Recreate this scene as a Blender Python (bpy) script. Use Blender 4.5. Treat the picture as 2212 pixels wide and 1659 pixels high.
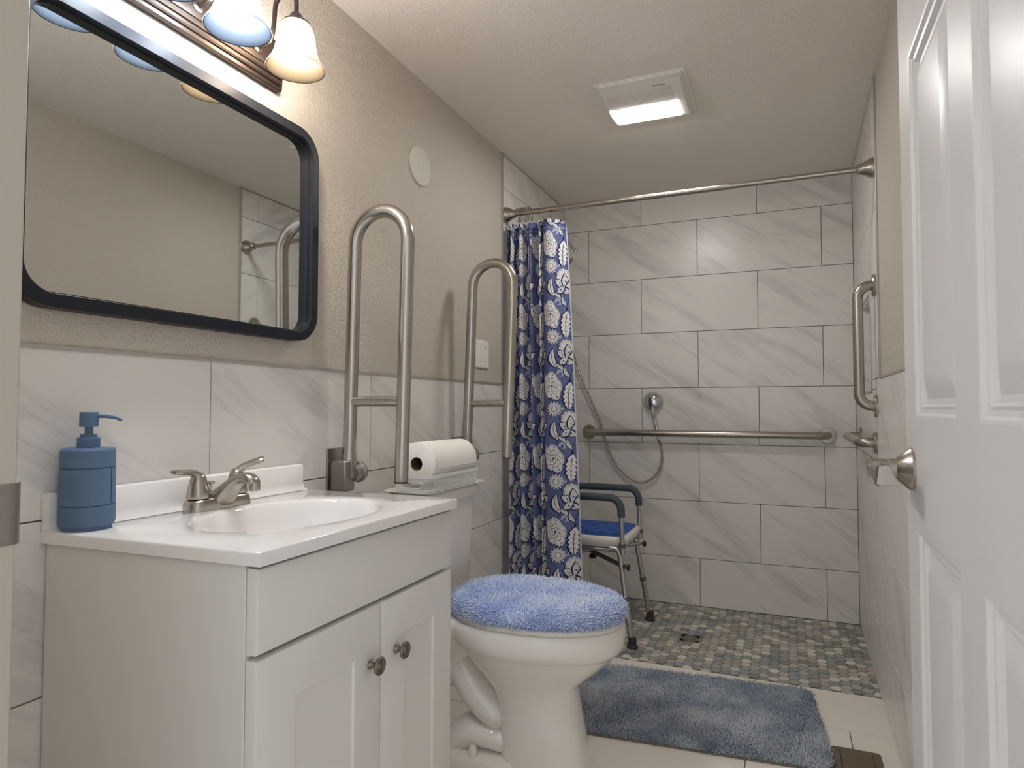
import bpy, bmesh, math, random
import numpy as np
from mathutils import Vector, Matrix

rnd = random.Random(7)
nprng = np.random.default_rng(11)
for o in list(bpy.data.objects):
    bpy.data.objects.remove(o, do_unlink=True)
S = bpy.context.scene
COL = S.collection

# ------------------------------------------------------------------ camera, world, exposure
CAM = (1.1931, -3.5982, 1.0609)
YAW, PITCH, ROLL = math.radians(-22.97), math.radians(2.073), math.radians(0.032)
cy, sy, cp, sp = math.cos(YAW), math.sin(YAW), math.cos(PITCH), math.sin(PITCH)
fwd = Vector((sy * cp, cy * cp, sp))
ri = Vector((cy, -sy, 0))
up = ri.cross(fwd)
r2 = ri * math.cos(ROLL) + up * math.sin(ROLL)
u2 = -ri * math.sin(ROLL) + up * math.cos(ROLL)
cd = bpy.data.cameras.new('camera')
cd.sensor_fit = 'HORIZONTAL'
cd.sensor_width = 36.0
cd.lens = 1393.7 / 2212 * 36.0
cd.clip_start = 0.02
cam = bpy.data.objects.new('camera', cd)
M = Matrix((r2, u2, -fwd)).transposed().to_4x4()
M.translation = Vector(CAM)
cam.matrix_world = M
COL.objects.link(cam)
S.camera = cam

WORLD_STRENGTH = 0.82
w = bpy.data.worlds.new('world')
S.world = w
w.use_nodes = True
w.node_tree.nodes['Background'].inputs[0].default_value = (0.96, 0.985, 1.0, 1)
w.node_tree.nodes['Background'].inputs[1].default_value = WORLD_STRENGTH
S.view_settings.view_transform = 'Standard'
S.view_settings.look = 'None'
S.view_settings.gamma = 1.0
S.view_settings.exposure = 0.37
S.view_settings.use_curve_mapping = False
S.cycles.diffuse_bounces = 8

FAN_EMIT = 45.0
BULB_COOL = ((0.80, 0.89, 1.0), 215.0)
BULB_WARM = ((1.0, 0.82, 0.62), 215.0)
SHADE_COOL = ((0.78, 0.88, 1.0), 110.0)
SHADE_WARM = ((1.0, 0.80, 0.62), 110.0)

# ------------------------------------------------------------------ room constants (metres)
W = 1.5136          # room width
CEIL = 2.239
D = 1.1686          # top of the tiled wainscot
P = 0.305           # tile row pitch
Q = 0.61            # tile length pitch
XO = 0.151          # first joint on the back wall
YF = -3.20          # doorway wall (bathroom face)
YSH = -0.90          # shower edge on the left wall
YSHR = -1.02         # and on the right wall
SLANT = -0.014       # the right wall is slightly out of square (radians)
YM = -0.868         # mosaic edge on the floor

# ------------------------------------------------------------------ materials
MATS = {}


def srgb(r, g, b):
    def f(c):
        c /= 255.0
        return c / 12.92 if c <= 0.04045 else ((c + 0.055) / 1.055) ** 2.4
    return (f(r), f(g), f(b), 1.0)


def nodes_of(m):
    nt = m.node_tree
    return nt, nt.nodes, nt.links, nt.nodes['Principled BSDF']


def mat(name, col, rough=0.5, metal=0.0, bump=0.0, bscale=200.0, var=0.0, vscale=8.0, coat=0.0, spec=None,
        bdist=0.002, sheen=0.0):
    if name in MATS:
        return MATS[name]
    m = bpy.data.materials.new(name)
    m.use_nodes = True
    nt, N, L, B = nodes_of(m)
    B.inputs['Base Color'].default_value = col
    B.inputs['Roughness'].default_value = rough
    B.inputs['Metallic'].default_value = metal
    if coat:
        B.inputs['Coat Weight'].default_value = coat
        B.inputs['Coat Roughness'].default_value = 0.05
    if spec is not None:
        B.inputs['Specular IOR Level'].default_value = spec
    if sheen:
        B.inputs['Sheen Weight'].default_value = sheen
    tc = N.new('ShaderNodeTexCoord')
    if var:
        nz = N.new('ShaderNodeTexNoise')
        nz.inputs['Scale'].default_value = vscale
        nz.inputs['Detail'].default_value = 4
        L.new(tc.outputs['Object'], nz.inputs['Vector'])
        mr = N.new('ShaderNodeMapRange')
        mr.inputs['To Min'].default_value = 1 - var
        mr.inputs['To Max'].default_value = 1 + var
        L.new(nz.outputs['Fac'], mr.inputs['Value'])
        mx = N.new('ShaderNodeMix')
        mx.data_type = 'RGBA'
        mx.blend_type = 'MULTIPLY'
        mx.inputs['Factor'].default_value = 1
        mx.inputs['A'].default_value = col
        L.new(mr.outputs['Result'], mx.inputs['B'])
        L.new(mx.outputs['Result'], B.inputs['Base Color'])
    if bump:
        nb = N.new('ShaderNodeTexNoise')
        nb.inputs['Scale'].default_value = bscale
        nb.inputs['Detail'].default_value = 3
        L.new(tc.outputs['Object'], nb.inputs['Vector'])
        bp = N.new('ShaderNodeBump')
        bp.inputs['Strength'].default_value = bump
        bp.inputs['Distance'].default_value = bdist
        L.new(nb.outputs['Fac'], bp.inputs['Height'])
        L.new(bp.outputs['Normal'], B.inputs['Normal'])
    MATS[name] = m
    return m


def marble(name, base, vein, rough, angle=-33.0, amount=1.0):
    """white porcelain with soft grey diagonal streaks, different on every tile"""
    m = bpy.data.materials.new(name)
    m.use_nodes = True
    nt, N, L, B = nodes_of(m)
    B.inputs['Roughness'].default_value = rough
    tc = N.new('ShaderNodeTexCoord')
    oi = N.new('ShaderNodeObjectInfo')
    sx = N.new('ShaderNodeSeparateXYZ')
    L.new(tc.outputs['Object'], sx.inputs[0])
    ad = N.new('ShaderNodeMath')
    L.new(sx.outputs['Y'], ad.inputs[0])
    L.new(sx.outputs['Z'], ad.inputs[1])
    cx = N.new('ShaderNodeCombineXYZ')
    L.new(sx.outputs['X'], cx.inputs[0])
    L.new(ad.outputs[0], cx.inputs[1])
    mp = N.new('ShaderNodeMapping')
    mp.vector_type = 'TEXTURE'
    mp.inputs['Rotation'].default_value = (0, 0, math.radians(angle))
    mp.inputs['Scale'].default_value = (0.50, 0.075, 1)
    L.new(cx.outputs[0], mp.inputs['Vector'])
    mu = N.new('ShaderNodeMath')
    mu.operation = 'MULTIPLY'
    mu.inputs[1].default_value = 91.7
    L.new(oi.outputs['Random'], mu.inputs[0])
    c2 = N.new('ShaderNodeCombineXYZ')
    L.new(mu.outputs[0], c2.inputs[2])
    va = N.new('ShaderNodeVectorMath')
    L.new(mp.outputs[0], va.inputs[0])
    L.new(c2.outputs[0], va.inputs[1])
    n1 = N.new('ShaderNodeTexNoise')
    n1.inputs['Scale'].default_value = 0.8
    n1.inputs['Detail'].default_value = 6
    n1.inputs['Roughness'].default_value = 0.62
    n1.inputs['Distortion'].default_value = 0.35
    L.new(va.outputs[0], n1.inputs['Vector'])
    r1 = N.new('ShaderNodeValToRGB')
    r1.color_ramp.elements[0].position = 0.50
    r1.color_ramp.elements[0].color = (0, 0, 0, 1)
    r1.color_ramp.elements[1].position = 0.74
    r1.color_ramp.elements[1].color = (1, 1, 1, 1)
    L.new(n1.outputs['Fac'], r1.inputs[0])
    n2 = N.new('ShaderNodeTexNoise')      # thin crisp streaks inside the soft ones
    n2.inputs['Scale'].default_value = 1.7
    n2.inputs['Detail'].default_value = 5
    n2.inputs['Distortion'].default_value = 0.5
    L.new(va.outputs[0], n2.inputs['Vector'])
    r2_ = N.new('ShaderNodeValToRGB')
    e = r2_.color_ramp.elements
    e[0].position = 0.47
    e[0].color = (0, 0, 0, 1)
    e[1].position = 0.53
    e[1].color = (0, 0, 0, 1)
    k = e.new(0.5)
    k.color = (1, 1, 1, 1)
    L.new(n2.outputs['Fac'], r2_.inputs[0])
    mm = N.new('ShaderNodeMath')
    mm.operation = 'MULTIPLY'
    L.new(r2_.outputs[0], mm.inputs[0])
    L.new(r1.outputs[0], mm.inputs[1])
    sm = N.new('ShaderNodeMath')
    sm.operation = 'MULTIPLY_ADD'
    sm.inputs[1].default_value = 0.6
    L.new(mm.outputs[0], sm.inputs[0])
    L.new(r1.outputs[0], sm.inputs[2])
    am = N.new('ShaderNodeMath')
    am.operation = 'MULTIPLY'
    am.use_clamp = True
    am.inputs[1].default_value = 0.52 * amount
    L.new(sm.outputs[0], am.inputs[0])
    mx = N.new('ShaderNodeMix')
    mx.data_type = 'RGBA'
    mx.inputs['A'].default_value = base
    mx.inputs['B'].default_value = vein
    L.new(am.outputs[0], mx.inputs['Factor'])
    L.new(mx.outputs['Result'], B.inputs['Base Color'])
    MATS[name] = m
    return m


def hexstone(name):
    m = bpy.data.materials.new(name)
    m.use_nodes = True
    nt, N, L, B = nodes_of(m)
    B.inputs['Roughness'].default_value = 0.4
    oi = N.new('ShaderNodeObjectInfo')
    ge = N.new('ShaderNodeNewGeometry')
    ad = N.new('ShaderNodeMath')
    L.new(oi.outputs['Random'], ad.inputs[0])
    L.new(ge.outputs['Random Per Island'], ad.inputs[1])
    fr = N.new('ShaderNodeMath')
    fr.operation = 'FRACT'
    L.new(ad.outputs[0], fr.inputs[0])
    cr = N.new('ShaderNodeValToRGB')
    cr.color_ramp.interpolation = 'CONSTANT'
    pal = [(0, (150, 150, 142)), (.14, (172, 168, 158)), (.28, (196, 190, 178)), (.40, (140, 143, 143)),
           (.52, (160, 154, 142)), (.64, (214, 208, 196)), (.74, (128, 130, 128)), (.84, (182, 172, 160)),
           (.92, (144, 150, 156))]
    e = cr.color_ramp.elements
    e[0].position, e[0].color = 0, srgb(*pal[0][1])
    e[1].position, e[1].color = pal[1][0], srgb(*pal[1][1])
    for p, c in pal[2:]:
        k = e.new(p)
        k.color = srgb(*c)
    L.new(fr.outputs[0], cr.inputs[0])
    tc = N.new('ShaderNodeTexCoord')
    mp = N.new('ShaderNodeMapping')
    mp.inputs['Scale'].default_value = (35, 120, 60)
    L.new(ge.outputs['Position'], mp.inputs[0])
    nz = N.new('ShaderNodeTexNoise')
    nz.inputs['Scale'].default_value = 1.0
    nz.inputs['Detail'].default_value = 3
    L.new(mp.outputs[0], nz.inputs['Vector'])
    mr = N.new('ShaderNodeMapRange')
    mr.inputs['To Min'].default_value = 0.82
    mr.inputs['To Max'].default_value = 1.16
    L.new(nz.outputs['Fac'], mr.inputs['Value'])
    mx = N.new('ShaderNodeMix')
    mx.data_type = 'RGBA'
    mx.blend_type = 'MULTIPLY'
    mx.inputs['Factor'].default_value = 1
    L.new(cr.outputs[0], mx.inputs['A'])
    L.new(mr.outputs['Result'], mx.inputs['B'])
    L.new(mx.outputs['Result'], B.inputs['Base Color'])
    MATS[name] = m
    return m


def emit(name, col, strength):
    m = bpy.data.materials.new(name)
    m.use_nodes = True
    nt, N, L, B = nodes_of(m)
    B.inputs['Base Color'].default_value = (0.9, 0.9, 0.9, 1)
    B.inputs['Emission Color'].default_value = (*col, 1)
    B.inputs['Emission Strength'].default_value = strength
    MATS[name] = m
    return m


def alabaster(name, col, glow):
    """swirled translucent lamp glass"""
    m = bpy.data.materials.new(name)
    m.use_nodes = True
    nt, N, L, B = nodes_of(m)
    B.inputs['Base Color'].default_value = col
    B.inputs['Roughness'].default_value = 0.25
    tc = N.new('ShaderNodeTexCoord')
    nz = N.new('ShaderNodeTexNoise')
    nz.inputs['Scale'].default_value = 16
    nz.inputs['Detail'].default_value = 4
    nz.inputs['Distortion'].default_value = 2.5
    L.new(tc.outputs['Object'], nz.inputs['Vector'])
    sx = N.new('ShaderNodeSeparateXYZ')
    L.new(tc.outputs['Object'], sx.inputs[0])
    mr = N.new('ShaderNodeMapRange')          # bulb light painted as emission, strongest at bulb height
    mr.inputs['From Min'].default_value = -0.077
    mr.inputs['From Max'].default_value = 0.033
    L.new(sx.outputs['Z'], mr.inputs['Value'])
    cr = N.new('ShaderNodeValToRGB')
    e = cr.color_ramp.elements
    e[0].position, e[0].color = 0.0, (0.0035, 0.0035, 0.0035, 1)
    e[1].position, e[1].color = 1.0, (0.003, 0.003, 0.003, 1)
    for p_, v_ in ((0.13, 0.005), (0.27, 0.012), (0.40, 0.55), (0.52, 1.0), (0.64, 0.55), (0.76, 0.011), (0.90, 0.005)):
        k = e.new(p_)
        k.color = (v_, v_, v_, 1)
    L.new(mr.outputs['Result'], cr.inputs[0])
    m2 = N.new('ShaderNodeMapRange')
    m2.inputs['From Min'].default_value = 0.3
    m2.inputs['From Max'].default_value = 0.7
    m2.inputs['To Min'].default_value = 0.6
    m2.inputs['To Max'].default_value = 1.25
    L.new(nz.outputs['Fac'], m2.inputs['Value'])
    mu = N.new('ShaderNodeMath')
    mu.operation = 'MULTIPLY'
    L.new(cr.outputs[0], mu.inputs[0])
    L.new(m2.outputs['Result'], mu.inputs[1])
    m3 = N.new('ShaderNodeMath')
    m3.operation = 'MULTIPLY'
    m3.inputs[1].default_value = glow[1]
    L.new(mu.outputs[0], m3.inputs[0])
    B.inputs['Emission Color'].default_value = (*glow[0], 1)
    L.new(m3.outputs[0], B.inputs['Emission Strength'])
    MATS[name] = m
    return m


def attr_cloth(name):
    m = bpy.data.materials.new(name)
    m.use_nodes = True
    nt, N, L, B = nodes_of(m)
    B.inputs['Roughness'].default_value = 0.85
    B.inputs['Specular IOR Level'].default_value = 0.15
    at = N.new('ShaderNodeVertexColor')
    at.layer_name = 'print'
    L.new(at.outputs['Color'], B.inputs['Base Color'])
    tc = N.new('ShaderNodeTexCoord')
    nb = N.new('ShaderNodeTexNoise')
    nb.inputs['Scale'].default_value = 900
    L.new(tc.outputs['Object'], nb.inputs['Vector'])
    bp = N.new('ShaderNodeBump')
    bp.inputs['Strength'].default_value = 0.12
    bp.inputs['Distance'].default_value = 0.001
    L.new(nb.outputs['Fac'], bp.inputs['Height'])
    L.new(bp.outputs['Normal'], B.inputs['Normal'])
    MATS[name] = m
    return m


def pile_mat(name, c1, c2, scale):
    m = bpy.data.materials.new(name)
    m.use_nodes = True
    nt, N, L, B = nodes_of(m)
    B.inputs['Roughness'].default_value = 0.9
    B.inputs['Specular IOR Level'].default_value = 0.1
    B.inputs['Sheen Weight'].default_value = 0.25
    tc = N.new('ShaderNodeTexCoord')
    nz = N.new('ShaderNodeTexNoise')
    nz.inputs['Scale'].default_value = scale
    nz.inputs['Detail'].default_value = 5
    L.new(tc.outputs['Object'], nz.inputs['Vector'])
    cr = N.new('ShaderNodeValToRGB')
    cr.color_ramp.elements[0].position = 0.36
    cr.color_ramp.elements[0].color = c1
    cr.color_ramp.elements[1].position = 0.66
    cr.color_ramp.elements[1].color = c2
    L.new(nz.outputs['Fac'], cr.inputs[0])
    L.new(cr.outputs[0], B.inputs['Base Color'])
    MATS[name] = m
    return m


PAINT = mat('greige_wall_paint', srgb(200, 191, 179), 0.34, bump=1.0, bscale=190, bdist=0.0034)
CEILP = mat('ceiling_paint', srgb(232, 225, 216), 0.55, bump=0.8, bscale=130, bdist=0.003)
GROUT = mat('grout', srgb(126, 117, 106), 0.9, bump=0.2, bscale=300)
GROUTL = mat('floor_grout', srgb(108, 94, 78), 0.9, bump=0.2, bscale=300)
TILE = marble('marble_wall_tile', srgb(224, 221, 216), srgb(158, 157, 154), 0.28)
FTILE = marble('marble_floor_tile', srgb(226, 220, 210), srgb(176, 170, 160), 0.35, amount=0.5)
HEXM = hexstone('hex_stone')
NICKEL = mat('brushed_nickel', srgb(178, 171, 162), 0.27, 1.0, bump=0.03, bscale=400)
STEEL = mat('brushed_steel', srgb(186, 181, 174), 0.25, 1.0, bump=0.05, bscale=260, var=0.08, vscale=30)
DARKSTEEL = mat('worn_steel', srgb(158, 153, 146), 0.38, 1.0, bump=0.1, bscale=120, var=0.15, vscale=40)
CHROME = mat('chrome', srgb(205, 206, 210), 0.08, 1.0)
ALU = mat('satin_aluminium', srgb(190, 190, 190), 0.33, 1.0)
TRIMM = mat('metal_edge_trim', srgb(190, 186, 180), 0.4, 0.6)
PORC = mat('white_porcelain', srgb(232, 228, 222), 0.08, coat=0.4)
SEATP = mat('white_seat_plastic', srgb(226, 222, 214), 0.25)
CULT = mat('cultured_marble', srgb(238, 236, 234), 0.10, coat=0.5)
CABW = mat('white_cabinet', srgb(222, 220, 215), 0.38, var=0.02, vscale=4)
DOORP = mat('white_door_paint', srgb(216, 214, 213), 0.36, bump=0.12, bscale=60)
JAMBP = mat('jamb_paint', srgb(186, 176, 164), 0.45, bump=0.15, bscale=120)
BLACK = mat('black_frame', srgb(30, 32, 38), 0.40, 0.0, spec=0.22)
BRONZE = mat('bronze', srgb(78, 68, 62), 0.35, 0.85)
MIRROR = mat('mirror_glass', (0.74, 0.76, 0.74, 1), 0.015, 1.0)
PLASTW = mat('white_plastic', srgb(228, 226, 220), 0.4)
PLASTF = mat('fan_plastic', srgb(226, 222, 216), 0.45)
BLUESOAP = mat('blue_matte_resin', srgb(88, 114, 146), 0.6, bump=0.03, bscale=300)
PAPER = mat('paper_towel', srgb(238, 234, 228), 0.95, bump=0.5, bscale=160, bdist=0.003)
CARD = mat('cardboard_core', srgb(110, 84, 66), 0.9)
WIRE = mat('white_wire', srgb(226, 226, 224), 0.4)
DARK = mat('hole_shade', srgb(20, 18, 16), 0.8)  # painted shade for the insides of holes and openings
RUBBER = mat('dark_rubber', srgb(52, 52, 54), 0.6)
FOAM = mat('charcoal_foam', srgb(66, 74, 82), 0.65, bump=0.08, bscale=400)
PADB = mat('blue_seat_pad', srgb(36, 84, 172), 0.6, bump=0.06, bscale=300)
GREYCLIP = mat('grey_clip', srgb(92, 92, 94), 0.5)
VENTB = mat('brown_register', srgb(112, 98, 80), 0.45, 0.35)
CLOTH = attr_cloth('curtain_print')
RUGB = mat('rug_backing', srgb(120, 112, 100), 0.9)
RUGP = pile_mat('rug_pile', srgb(138, 148, 164), srgb(190, 196, 205), 7)
LIDP = pile_mat('lid_cover_pile', srgb(180, 198, 238), srgb(218, 228, 250), 9)
FANLENS = emit('fan_lens_glow', (1.0, 0.985, 0.95), FAN_EMIT)
BULBC = emit('bulb_cool_glow', *BULB_COOL)
BULBW = emit('bulb_warm_glow', *BULB_WARM)
LININGC = mat('cool_glass_lining', (0.022, 0.026, 0.032, 1), 0.5, spec=0.1)  # inner glass faces, darkened and tinted in colour to tame bulb glare
LININGW = mat('warm_glass_lining', (0.034, 0.029, 0.022, 1), 0.5, spec=0.1)
SHADEC = alabaster('cool_lamp_glass', (0.62, 0.68, 0.78, 1), SHADE_COOL)
SHADEW = alabaster('warm_lamp_glass', (0.78, 0.68, 0.50, 1), SHADE_WARM)


# ------------------------------------------------------------------ mesh helpers
class G:
    """collects vertices and faces in world coordinates"""

    def __init__(self):
        self.v, self.f = [], []

    def add(self, vs, fs):
        b = len(self.v)
        self.v += [tuple(p) for p in vs]
        self.f += [tuple(i + b for i in f) for f in fs]
        return self

    def box(self, x0, x1, y0, y1, z0, z1):
        vs = [(x, y, z) for z in (z0, z1) for y in (y0, y1) for x in (x0, x1)]
        return self.add(vs, [(0, 2, 3, 1), (4, 5, 7, 6), (0, 1, 5, 4), (2, 6, 7, 3), (0, 4, 6, 2), (1, 3, 7, 5)])

    def loft(self, rings, cap0=True, cap1=True, closed=True):
        n = len(rings[0])
        vs = [p for r in rings for p in r]
        fs = []
        m = n if closed else n - 1
        for i in range(len(rings) - 1):
            for j in range(m):
                k = (j + 1) % n
                fs.append((i * n + j, i * n + k, (i + 1) * n + k, (i + 1) * n + j))
        if cap0:
            fs.append(tuple(range(n))[::-1])
        if cap1:
            fs.append(tuple((len(rings) - 1) * n + j for j in range(n)))
        return self.add(vs, fs)

    def lathe(self, prof, c, axis='z', n=28, cap0=True, cap1=True, sign=1):
        """prof: (radius, distance along axis)"""
        rings = []
        for r, h in prof:
            ring = []
            for j in range(n):
                a = 2 * math.pi * j / n
                u, v = r * math.cos(a), r * math.sin(a)
                h_ = h * sign
                if axis == 'z':
                    ring.append((c[0] + u, c[1] + v, c[2] + h_))
                elif axis == 'x':
                    ring.append((c[0] + h_, c[1] + u, c[2] + v))
                else:
                    ring.append((c[0] + u, c[1] + h_, c[2] + v))
            rings.append(ring)
        return self.loft(rings, cap0, cap1)

    def tube(self, path, r, n=14, cap=True):
        P_ = [Vector(p) for p in path]
        rs = r if isinstance(r, (list, tuple)) else [r] * len(P_)
        t0 = (P_[1] - P_[0]).normalized()
        ref = Vector((0, 0, 1)) if abs(t0.z) < 0.9 else Vector((1, 0, 0))
        nrm = (ref - t0 * ref.dot(t0)).normalized()
        rings = []
        for i, p in enumerate(P_):
            if i == 0:
                t = t0
            elif i == len(P_) - 1:
                t = (P_[i] - P_[i - 1]).normalized()
            else:
                t = ((P_[i + 1] - p).normalized() + (p - P_[i - 1]).normalized()).normalized()
            nrm = (nrm - t * nrm.dot(t)).normalized()
            b = t.cross(nrm)
            rr = rs[i]
            ra, rb = rr if isinstance(rr, tuple) else (rr, rr)
            rings.append([tuple(p + nrm * (ra * math.cos(2 * math.pi * j / n)) + b * (rb * math.sin(2 * math.pi * j / n)))
                          for j in range(n)])
        return self.loft(rings, cap, cap)

    def ball(self, c, r, n=16, m=10):
        rx, ry, rz = r if isinstance(r, tuple) else (r, r, r)
        rings = []
        for i in range(1, m):
            th = math.pi * i / m
            rings.append([(c[0] + rx * math.sin(th) * math.cos(2 * math.pi * j / n),
                           c[1] + ry * math.sin(th) * math.sin(2 * math.pi * j / n),
                           c[2] - rz * math.cos(th)) for j in range(n)])
        return self.loft(rings)

    def build(self, name, material, parent=None, bevel=0.0, seg=2, smooth=True, angle=38, subsurf=0):
        off = wloc(parent)
        me = bpy.data.meshes.new(name)
        me.from_pydata([(x - off[0], y - off[1], z - off[2]) for x, y, z in self.v], [], self.f)
        bm = bmesh.new()
        bm.from_mesh(me)
        bmesh.ops.recalc_face_normals(bm, faces=bm.faces)
        bm.to_mesh(me)
        bm.free()
        me.materials.append(material)
        if smooth:
            me.polygons.foreach_set('use_smooth', [True] * len(me.polygons))
            me.set_sharp_from_angle(angle=math.radians(angle))
        o = bpy.data.objects.new(name, me)
        COL.objects.link(o)
        if parent:
            o.parent = parent
        if bevel:
            b = o.modifiers.new('bevel', 'BEVEL')
            b.width = bevel
            b.segments = seg
            b.limit_method = 'ANGLE'
            b.angle_limit = math.radians(40)
            b.harden_normals = False
        if subsurf:
            s = o.modifiers.new('subsurf', 'SUBSURF')
            s.levels = s.render_levels = subsurf
        return o


def wloc(o):
    v = Vector((0, 0, 0))
    while o:
        v = v + o.location
        o = o.parent
    return v


def tag(o, label, cat=None, group=None, kind=None):
    o['label'] = label
    if cat:
        o['category'] = cat
    if group:
        o['group'] = group
    if kind:
        o['kind'] = kind
    return o


def thing(name, label, cat, loc, group=None):
    o = bpy.data.objects.new(name, None)
    o.empty_display_size = 0.05
    COL.objects.link(o)
    o.location = loc
    return tag(o, label, cat, group)


def struct(o, label=None):
    o['kind'] = 'structure'
    if label:
        o['label'] = label
    return o


def copy_part(o, parent, loc=None):
    c = o.copy()
    COL.objects.link(c)
    c.parent = parent
    if loc is not None:
        c.location = loc
    return c


def arc(c, r, a0, a1, n, plane='xz', const=0.0):
    out = []
    for i in range(n + 1):
        a = math.radians(a0 + (a1 - a0) * i / n)
        u, v = c[0] + r * math.cos(a), c[1] + r * math.sin(a)
        out.append((u, const, v) if plane == 'xz' else ((u, v, const) if plane == 'xy' else (const, u, v)))
    return out


def rrect(u0, u1, v0, v1, r, n=6):
    pts = []
    for (cu, cv, a0) in ((u1 - r, v1 - r, 0), (u0 + r, v1 - r, 90), (u0 + r, v0 + r, 180), (u1 - r, v0 + r, 270)):
        for i in range(n + 1):
            a = math.radians(a0 + 90 * i / n)
            pts.append((cu + r * math.cos(a), cv + r * math.sin(a)))
    return pts


def egg(xb, xf, hw, z, n=56, yc=0.0, pw=2.0, mid=0.42):
    """egg outline, blunt at the back"""
    xm = xb + (xf - xb) * mid
    out = []
    for j in range(n):
        a = 2 * math.pi * j / n
        c, s = math.cos(a), math.sin(a)
        e = 2.0 / pw
        cx = math.copysign(abs(c) ** e, c)
        sx_ = math.copysign(abs(s) ** e, s)
        out.append((xm + (xf - xm if c > 0 else xm - xb) * cx, yc + hw * sx_, z))
    return out


def text_part(name, body, size, mtx, material, parent, depth=0.0006):
    cu = bpy.data.curves.new(name, 'FONT')
    cu.body = body
    cu.size = size
    cu.extrude = depth
    cu.align_x = 'CENTER'
    tmp = bpy.data.objects.new(name + '_tmp', cu)
    COL.objects.link(tmp)
    bpy.context.view_layer.update()
    me = bpy.data.meshes.new_from_object(tmp.evaluated_get(bpy.context.evaluated_depsgraph_get()))
    bpy.data.objects.remove(tmp, do_unlink=True)
    bpy.data.curves.remove(cu)
    off = wloc(parent)
    mt = mtx.copy()
    mt.translation = mt.translation - off
    me.transform(mt)
    me.materials.clear()
    me.materials.append(material)
    o = bpy.data.objects.new(name, me)
    COL.objects.link(o)
    o.parent = parent
    return o


# ------------------------------------------------------------------ tiles
TILE_CACHE = {}
JOINT = 0.0028
TT = 0.008


def wall_tile_mesh(wd, h):
    k = (round(wd, 3), round(h, 3))
    if k in TILE_CACHE:
        return TILE_CACHE[k]
    e = 0.0009
    vs, fs = [], []
    for (i, y) in ((0, TT), (0, e), (e, 0)):
        vs += [(i, y, i), (wd - i, y, i), (wd - i, y, h - i), (i, y, h - i)]
    for a in (0, 4):
        for j in range(4):
            fs.append((a + j, a + (j + 1) % 4, a + 4 + (j + 1) % 4, a + 4 + j))
    fs += [(0, 3, 2, 1), (8, 9, 10, 11)]
    me = bpy.data.meshes.new('tile')
    me.from_pydata(vs, [], fs)
    bm = bmesh.new()
    bm.from_mesh(me)
    bmesh.ops.recalc_face_normals(bm, faces=bm.faces)
    bm.to_mesh(me)
    bm.free()
    me.materials.append(TILE)
    TILE_CACHE[k] = me
    return me


def clip(rect, hole):
    """rect minus hole -> list of rects (u0,u1,v0,v1)"""
    u0, u1, v0, v1 = rect
    a0, a1, b0, b1 = hole
    if u1 <= a0 or u0 >= a1 or v1 <= b0 or v0 >= b1:
        return [rect]
    out = []
    if v1 > b1:
        out.append((u0, u1, b1, v1))
    if v0 < b0:
        out.append((u0, u1, v0, b0))
    lo, hi = max(v0, b0), min(v1, b1)
    if u0 < a0:
        out.append((u0, a0, lo, hi))
    if u1 > a1:
        out.append((a1, u1, lo, hi))
    return out


def lay_tiles(parent, place, rot, rows, u_lo, u_hi, anchor, hole=None):
    """rows: (v0, v1, half-offset flag); place(u, v) -> world position"""
    for v0, v1, odd in rows:
        a = anchor + (Q / 2 if odd else 0)
        k = math.floor((u_lo - a) / Q)
        while a + k * Q < u_hi - 0.01:
            r0, r1 = max(a + k * Q, u_lo), min(a + (k + 1) * Q, u_hi)
            k += 1
            if r1 - r0 < 0.012:
                continue
            for (p0, p1, q0, q1) in (clip((r0, r1, v0, v1), hole) if hole else [(r0, r1, v0, v1)]):
                if p1 - p0 < 0.012 or q1 - q0 < 0.012:
                    continue
                g = JOINT / 2
                o = bpy.data.objects.new('tile', wall_tile_mesh(p1 - p0 - JOINT, q1 - q0 - JOINT))
                o.location = place(p0 + g, q0 + g)
                o.rotation_euler = (0, 0, rot)
                COL.objects.link(o)
                o.parent = parent


ZR = [0.0] + [D - 3 * P + P * i for i in range(0, 7)] + [CEIL - 0.004]     # row boundaries, floor to ceiling


def rows_between(lo, hi, parity):
    out = []
    for i in range(len(ZR) - 1):
        a, b = max(ZR[i], lo), min(ZR[i + 1], hi)
        if b - a > 0.02:
            out.append((a, b, (i % 2 == 0) == parity))
    return out


# ------------------------------------------------------------------ the room
# back wall
wb = G().box(-0.12, W + 0.12, TT - 0.002, 0.12, -0.02, CEIL + 0.02).build('wall_back', GROUT)
struct(wb, 'shower back wall of large white marble tiles')
lay_tiles(wb, lambda u, v: (u, 0.0, v), 0.0, rows_between(0.0, CEIL, False), 0.0, W, XO)

# left wall : painted above the wainscot, tiled below and in the shower
wl = G().box(-0.12, -0.0012, YF - 0.12, YSH, D, CEIL + 0.02).build('wall_left', PAINT)
struct(wl, 'greige painted wall over white marble wainscot behind vanity and toilet')
G().box(-0.12, -TT + 0.002, YF - 0.12, 0.0, -0.02, D - 0.001).box(-0.12, -TT + 0.002, YSH + 0.0005, 0.0, D - 0.001, CEIL + 0.02) \
    .build('grout_bed', GROUT, wl)
lay_tiles(wl, lambda u, v: (0.0, u, v), math.pi / 2, rows_between(0.0, D - 0.0005, True), YF, 0.0, -2.523)
lay_tiles(wl, lambda u, v: (0.0, u, v), math.pi / 2, rows_between(D, CEIL, True), YSH + 0.006, 0.0, -2.523)

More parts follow.
